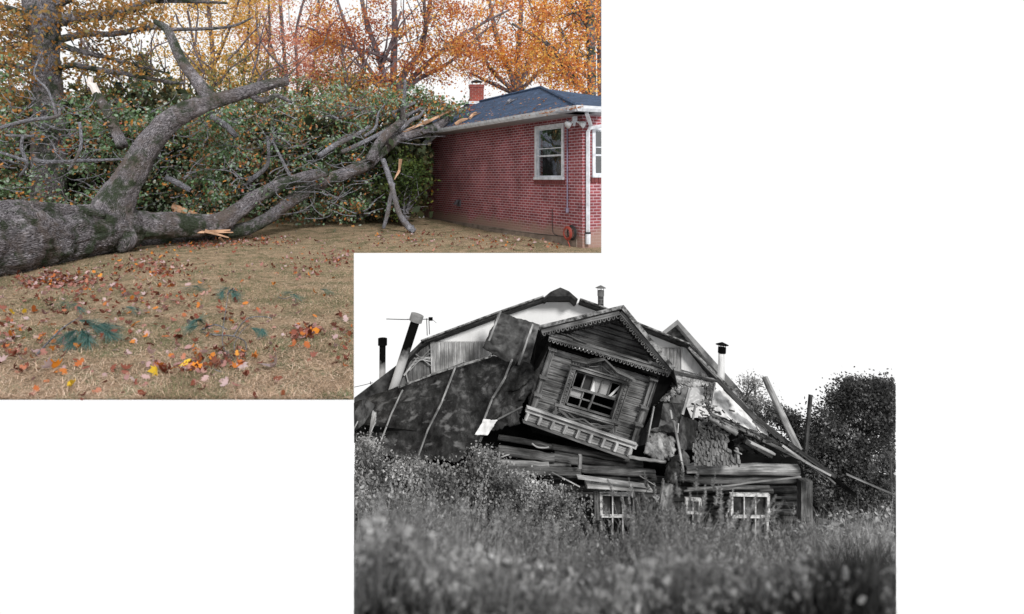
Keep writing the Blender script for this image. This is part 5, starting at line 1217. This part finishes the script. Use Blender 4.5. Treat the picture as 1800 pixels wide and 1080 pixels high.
# base boards and slatted skirt
k = MB(); ub(k, -7, -3, 198, -11, 7, 9.26, .06); ub(k, -7, 2, 198, -6, 1.6, 9.22, .1); dpart(k, 'base_cornice', W_light)
k = MB()
for j in range(3): a = -10.5-j*4.8; ub(k, -4, a, 194, a-8.5, 4.1, 9.3, .03)
dpart(k, 'skirt_slats', W_light)
k = MB()
for i in range(9): u = -1+i*23.6+(2 if i == 8 else 0); ub(k, u, -8-i*.9, u-1, -21-i*1.1, 4.6, 9.2, .06)
dpart(k, 'skirt_block', W_light); k = MB(); ub(k, -6, -24, 191, -33.5, 2, 9.2, .12); dpart(k, 'skirt_edge', W_mid)

# ---- low windows
def lowwin(x0, y0, x1, y1, D, n, label, fancy=False):
    f = MB(); fw = 4.5
    beam(f, (x0,y0+fw/2), (x1,y0+fw/2+1), fw, .05, D); beam(f, (x0,y1-1), (x1,y1-.5), 2.6, .06, D)
    beam(f, (x0+fw/2,y0+fw), (x0+fw/2+.5,y1-2), fw, .05, D); beam(f, (x1-fw/2,y0+fw), (x1-fw/2,y1-2), fw, .05, D)
    for i in range(1, n): x = x0+fw + (x1-x0-2*fw)*i/n; beam(f, (x,y0+fw), (x+.3,y1-2), 2, .03, D+.02)
    beam(f, (x0+3, y1+10), (x0+3, y1+45), 3.5, .05, D); beam(f, (x1-4, y1), (x1-4, y1+45), 4, .05, D)
    for i in range(1, n): x = x0+fw + (x1-x0-2*fw)*i/n; beam(f, (x,y1+2), (x+.3,y1+40), 2, .03, D+.02)
    fr = f.build('window_frame', M_wht, H, label=label)
    for i in range(n):
        a = x0+fw+(x1-x0-2*fw)*i/n+1; b = x0+fw+(x1-x0-2*fw)*(i+1)/n-1
        poly([(a,y0+fw),(b,y0+fw),(b,y1-2),(a,y1-2)], D+.05, noise_mat('murky_pane', [(.35,g(.01)),(.55,g(.05)),(.7,g(.14))], scale=7, bump=0, rough=.35), 'pane', fr, .005)
        poly([(a,y1+1),(b,y1+1),(b,y1+40),(a,y1+40)], D+.05, M_blk, 'pane', fr, .005)
    return fr
w_a = lowwin(1054, 866, 1117, 908, 9.2, 3, 'white framed window below the dormer with a star edged cornice')
w_b = lowwin(1283, 867, 1352, 909, 9.3, 3, 'white framed window near the right end of the log wall')
w_c = lowwin(1204, 875, 1232, 902, 9.3, 2, 'small dim window half hidden between the two white ones')
k = MB(); beam(k, c4(790,462), c4(1260,492), 4, .2, 8.9); beam(k, c4(790,478), c4(1260,504), 3, .1, 8.95); beam(k, c4(725,408), c4(1250,478), 1.8, .12, 8.8); k.build('window_cornice', W_light, w_a)
k = MB()
for i in range(9):
    x, y = c4(850+i*41, 492+i*4.2)
    for a in range(3): ca, sa = math.cos(a*1.047+.5)*2.2, math.sin(a*1.047+.5)*2.2; beam(k, (x-ca,y-sa), (x+ca,y+sa), 1.3, .01, 8.92+a*.003)
k.prism([P(*c4(830,450),8.85), P(*c4(838,425),8.85), P(*c4(862,415),8.85), P(*c4(885,427),8.85), P(*c4(892,455),8.85)], AW*.03); k.build('cornice_stars', W_light, w_a)
k = MB()
for x0 in (845, 1150):
    beam(k, c4(x0+18,520), c4(x0+22,720), 9, .05, 9.15)
for x0 in (853, 868, 1160, 1175):
    for j in range(26): x, y = c4(x0+8, 530+j*7); beam(k, (x,y), (x+.05,y+.8), 1, .01, 9.09)
for s_ in (0, 1):
    pts = [(820,545),(832,560),(820,590),(835,610),(808,620),(832,640),(828,690)] if not s_ else [(1215,545),(1205,570),(1220,600),(1212,640)]
    k.tube([P(*c4(a,b), 9.1) for a, b in pts], [.02,.03,.025,.03,.035,.03,.015][:len(pts)], n=6, flat=.4)
k.build('window_casing', W_mid, w_a)

# ---- poles
logq = MB(); logm(logq, (1344,664), (1404,792), 5.2, 10.3, 9.6, r2=6); logq.build('leaning_pole', W_end, smooth=True, label='pale stripped pole leaning left out of the ruin', category='pole')
k = MB(); k.plank(P(1425,694,10.4), P(1415,800,10.2), .045, .05); k.build('thin_post', W_dark, label='thin dark upright post right of the leaning pole', category='post')

# ---- bushes and trees in grey
M_b1 = leaf_mat('grey_bush_leaves', [(0,g(.008)),(.45,g(.04)),(.7,g(.13)),(1,g(.4))], trans=.2, nscale=2.5, mixn=.6)
M_b2 = leaf_mat('pale_bush_leaves', [(0,g(.03)),(.4,g(.16)),(.75,g(.5)),(1,g(.85))], trans=.3, nscale=2.5, mixn=.55)
M_b3 = leaf_mat('distant_tree_leaves', [(0,g(.15)),(.6,g(.3)),(1,g(.5))], trans=.4)
M_stem2 = noise_mat('grey_stem', [(.3,g(.02)),(.7,g(.1))], scale=8)
def bush(nm, label, cat, base, D, regs_, n, per, sd, lsz, mat, dd=.5, group='bushes round the ruin', tw=.012, kind='oval', twl=1.5):
    b = P(base[0], base[1], D); th = thing(nm, b, label, cat, group)
    cs, L = clusters(n, regs_, (D-dd, D+dd), sd, per)
    k = MB(); top = sum(cs, Vector())/len(cs); st = []
    for c in random.sample(cs, min(len(cs), 10)):
        q = [b, b.lerp(c,.5)+Vector((random.gauss(0,.1),0,.1)), c]; k.tube(q, [tw*2.4, tw*1.7, tw], n=5); st += q + [b.lerp(c,.7)]
    k.build('stem', M_stem2, th, clip=C2)
    k = MB(); twigs(k, cs, st, tw*.7, 3, .3, twl); k.build('twigs', M_stem2, th, clip=C2, kind='stuff')
    leaf_obj('foliage', L, rng.uniform(*lsz, size=len(L)), kind, mat, th, cull=cull2)
bush('small_tree', 'light leaved sapling rising behind the fallen right slope', 'sapling', (1325,760), 12.4, multi([(1, ell(1318,690,14,24)), (1, ell(1335,715,16,18)), (.6, ell(1325,672,6,10))]), 70, 26, .1, (.025,.055), M_b3, .3, twl=.6)
bush('large_bush', 'tall dark bush with ragged pale top at the right edge', 'bush', (1520,900), 11.6, multi([(4, ell(1535,775,65,90)), (1.6, ell(1470,800,50,70)), (.8, ell(1490,705,28,22)), (.5, ell(1520,690,20,20)), (1.4, ell(1560,715,30,40)), (1.5, ell(1500,860,90,50)), (.5, ell(1450,745,18,35)), (.4, ell(1497,682,10,12)), (.4, ell(1550,690,20,22))]), 700, 74, .1, (.03,.06), M_b1, .5)
bush('large_bush', 'lower dark bush between the thin post and the tallest bush', 'bush', (1430,860), 11.9, multi([(.7, ell(1420,790,28,32)), (1, ell(1440,800,40,60)), (.5, ell(1390,745,10,15)), (.3, ell(1365,728,8,12))]), 200, 70, .1, (.028,.055), M_b1, .3)
bush('leafy_shrub', 'pale leafy shrub crowding the front of the tar papered slope', 'shrub', (720,960), 8.4, multi([(2, ell(690,860,90,55)), (1.5, ell(800,865,80,45)), (.7, ell(640,800,22,25)), (.5, ell(852,812,16,22)), (.5, ell(860,850,30,30))]), 420, 40, .09, (.022,.05), M_b2, .4)
bush('leafy_shrub', 'lower pale shrub left of the star edged window', 'shrub', (960,960), 8.3, multi([(2, ell(930,885,55,45)), (1, ell(985,900,38,32)), (.5, ell(905,850,30,18))]), 230, 36, .08, (.022,.045), M_b2, .35)
th = thing('pine_sapling', P(1560,880,9.4), 'small pale conifer shoots in front of the dark bush at the right edge', 'sapling'); k = MB()
MB().tube([P(1568,880,9.4), P(1565,800,9.4)], [.02,.008], n=5).build('stem', M_stem2, th, clip=C2)
for (x, y, a) in ((1545,815,-.9),(1562,798,-.3),(1572,812,.2),(1560,845,-.4),(1572,836,.4)):
    o = P(x, y+14, 9.3); ad = Vector((math.sin(a), -.3, math.cos(a)))
    for i in range(90):
        s0 = o + ad*random.uniform(0,.12); d = (ad*1.2 + Vector((random.gauss(0,.7), random.gauss(0,.7), random.gauss(0,.5)))).normalized(); e = s0 + d*.09; sd = Vector((d.z,0,-d.x)).normalized()*.003; k.quad([s0-sd, s0+sd, e+sd*.4, e-sd*.4])
k.build('needles', M_b1, th, clip=C2)

# ---- tall weeds and grass on the bank
def ribbon(name, base, tip, side, wid, mat, bow, label):
    """base, tip (n,3); curved three piece ribbons"""
    n = len(base); ts = np.array([0,.35,.7,1.0]); wsx = np.array([1,.85,.55,.08])
    c = base[:,None,:] + (tip-base)[:,None,:]*ts[None,:,None] + bow[:,None,:]*(np.sin(ts*math.pi)[None,:,None])
    Lf = c - side[:,None,:]*(wid[:,None]*wsx[None,:])[:,:,None]; Rt = c + side[:,None,:]*(wid[:,None]*wsx[None,:])[:,:,None]
    V = np.stack([Lf, Rt], 2).reshape(n, 8, 3); px = CX + F*V[:,:,0]/V[:,:,1]
    V = V[(px.min(1) > 622.5) & (px.max(1) < 1575)]; n = len(V)
    q = np.array([[0,1,3,2],[2,3,5,4],[4,5,7,6]]); fa = (np.arange(n)[:,None,None]*8 + q[None]).reshape(-1)
    me = bpy.data.meshes.new(name); me.vertices.add(n*8); me.vertices.foreach_set('co', V.astype(np.float32).ravel())
    me.loops.add(len(fa)); me.loops.foreach_set('vertex_index', fa.astype(np.int32)); me.polygons.add(len(fa)//4)
    me.polygons.foreach_set('loop_start', np.arange(0, len(fa), 4, dtype=np.int32))
    try: me.polygons.foreach_set('loop_total', np.full(len(fa)//4, 4, dtype=np.int32))
    except Exception: pass
    me.update(calc_edges=True); return link(name, me, mat, kind='stuff', label=label)
envx = [622, 700, 850, 1000, 1100, 1170, 1240, 1330, 1420, 1500, 1575]; envy = [850, 875, 910, 950, 950, 905, 930, 950, 922, 905, 905]
def field(N, D0, D1, top0, top1, px0=622, px1=1575, wmul=1.0, power=1.0, skew=1.0):
    D = D0*(D1/D0)**rng.random(N); px = px0-10 + (px1-px0+20)*rng.random(N)**skew
    e = np.interp(px, envx, envy) + top0 + np.array([noise.noise(Vector((a*.022, b*1.1, 2)))*48 for a, b in zip(px, D)])
    T = e + (1085+top1-e)*rng.random(N)**power; zgv = np.array([zg(d) for d in D])
    h = (EYE-(T-HY)/F*D) - zgv; h = np.clip(h, .04, None)
    x = (px-CX)/F*D; base = np.stack([x, D, zgv], 1)
    lean = rng.normal(size=(N,2))*.3*h[:,None]; tip = base + np.stack([lean[:,0]+.06*h, lean[:,1]*.4, h], 1)
    ang = rng.uniform(-.9,.9,N); side = np.stack([np.cos(ang), np.sin(ang), np.zeros(N)], 1)
    bow = np.stack([rng.normal(size=N)*.1*h, np.zeros(N), .05*h], 1)
    return base, tip, side, np.maximum(.0016, D*.00055)*rng.uniform(.6,1.7,N)*wmul, bow, D
G1 = leaf_mat('pale_grass', [(0,g(.02)),(.45,g(.13)),(.75,g(.38)),(1,g(.85))], trans=.4, nscale=2.2, mixn=.5)
G2 = leaf_mat('mid_grass', [(0,g(.015)),(.4,g(.12)),(.7,g(.38)),(1,g(.8))], trans=.4, nscale=3, mixn=.6)
G3 = leaf_mat('corner_shade_weeds', [(0,g(.004)),(.6,g(.02)),(1,g(.06))], trans=.1)  # near-black leaf colour paints the darkening of the lower corners
b, t_, s_, w_, bo, D = field(34000, 3.0, 9.6, 0, 0, 622, 1400); ribbon('tall_grass', b, t_, s_, w_, G1, bo, 'pale tall grass stems in front of the ruin')
b, t_, s_, w_, bo, D = field(16000, 3.5, 9.6, 0, 0, 1380, 1575); ribbon('tall_grass', b, t_, s_, w_, G2, bo, 'darker tall grass at the right below the bushes')
b, t_, s_, w_, bo, D = field(16000, 1.3, 4, 50, 0, 622, 1400, 1.5, .8); ribbon('near_grass', b, t_, s_, w_, G2, bo, 'blurred grass close to the viewer')
b, t_, s_, w_, bo, D = field(9000, 1.2, 4, 55, 0, 1250, 1575, 1.6, .6, .45); ribbon('corner_shade_weeds', b, t_, s_, w_, G3, bo, 'blurred weeds close to the viewer at lower right, corner shading in their colour')
b, t_, s_, w_, bo, D = field(900, 1.2, 5, 90, 0, 622, 760, 1.6, .6, 1.7); ribbon('corner_shade_weeds', b, t_, s_, w_, G3, bo, 'blurred weeds close to the viewer at lower left, corner shading in their colour')
# seed heads: short flecks round the tops of taller stems
def heads(N, D0, D1, top0, top1, px0, px1, mat, name, label, fl=26, L=.1, wd=1.0):
    b, t_, s_, w_, bo, D = field(N, D0, D1, top0, top1, px0, px1)
    st = ribbon(name+'_stems', b, t_, s_, w_*.8, mat, bo, label+', the stems')
    ax = t_-b; hl = (L*(D/6)**.6)[:,None]; ax = ax/np.linalg.norm(ax,axis=1)[:,None]
    u = rng.random((N,fl,1)); o = t_[:,None,:] - ax[:,None,:]*hl[:,:,None]*u
    dv = rng.normal(size=(N,fl,3)) + ax[:,None,:]*1.3; dv /= np.linalg.norm(dv,axis=2)[:,:,None]
    ln = (hl[:,:,None]*.16*(.4+u*1.2)); e = o + dv*ln
    sd = np.cross(dv, np.array([0,1.,0])); sd /= (np.linalg.norm(sd,axis=2)[:,:,None]+1e-6)
    ww = (D*.0007*wd)[:,None,None]
    ribbon(name, o.reshape(-1,3), e.reshape(-1,3), sd.reshape(-1,3), np.repeat((D*.0009*wd), fl), mat, np.zeros((N*fl,3)), label)
heads(1300, 2.0, 8, -22, -40, 640, 1400, G1, 'grass_seed_heads', 'feathery pale grass seed heads')
heads(420, 1.2, 2.6, 30, 0, 625, 1400, G1, 'near_seed_heads', 'blurred seed heads nearest the viewer', 30, .13)
heads(110, 2.5, 5, -75, -140, 1110, 1270, G1, 'grass_plumes', 'tall pale plumes rising before the split post', 60, .16, .8)
heads(90, 3, 6, -60, -130, 700, 1120, G1, 'grass_plumes', 'tall thin weeds rising before the logs', 40, .14, .7)

# broad leaves of the weeds among the grass
def weedleaves(N, D0, D1, top, px0, px1, sz, mat, name, label, pw=.8):
    D = D0*(D1/D0)**rng.random(N); px = rng.uniform(px0, px1, N); e = np.interp(px, envx, envy) + top
    n = np.array([noise.noise(Vector((a*.02, b*.9, 0)))*22 for a, b in zip(px, D)]); T = e + n + (1110-e)*rng.random(N)**pw
    Cn = np.stack([(px-CX)/F*D, D, EYE-(T-HY)/F*D], 1); zz = np.array([zg(d) for d in D]); Cn = Cn[(Cn[:,2] > zz+.02) | (D < 3)]
    D = Cn[:,1]; leaf_obj(name, Cn, rng.uniform(.6,1.5,size=len(Cn))*sz*(D/6)**.7, 'oval', mat, cull=cull2, kind='stuff', label=label)
weedleaves(13000, 3.5, 9.3, -8, 622, 1420, .035, G1, 'weed_leaves', 'small pale weed leaves filling the grass')
weedleaves(7000, 1.2, 3.5, 50, 622, 1440, .045, G2, 'near_weed_leaves', 'blurred weed leaves near the viewer', 1.0)
weedleaves(5000, 1.2, 2.2, 90, 622, 1575, .05, G2, 'near_weed_leaves', 'dim blurred leaves along the bottom', .8)
weedleaves(4500, 3.5, 9.3, -10, 1390, 1575, .035, G2, 'weed_leaves', 'darker weed leaves at the right below the bushes')
heads(300, 1.5, 3, 5, -40, 700, 1350, G1, 'mid_seed_heads', 'soft pale seed heads before the shrubs', 36, .16, 1.2)
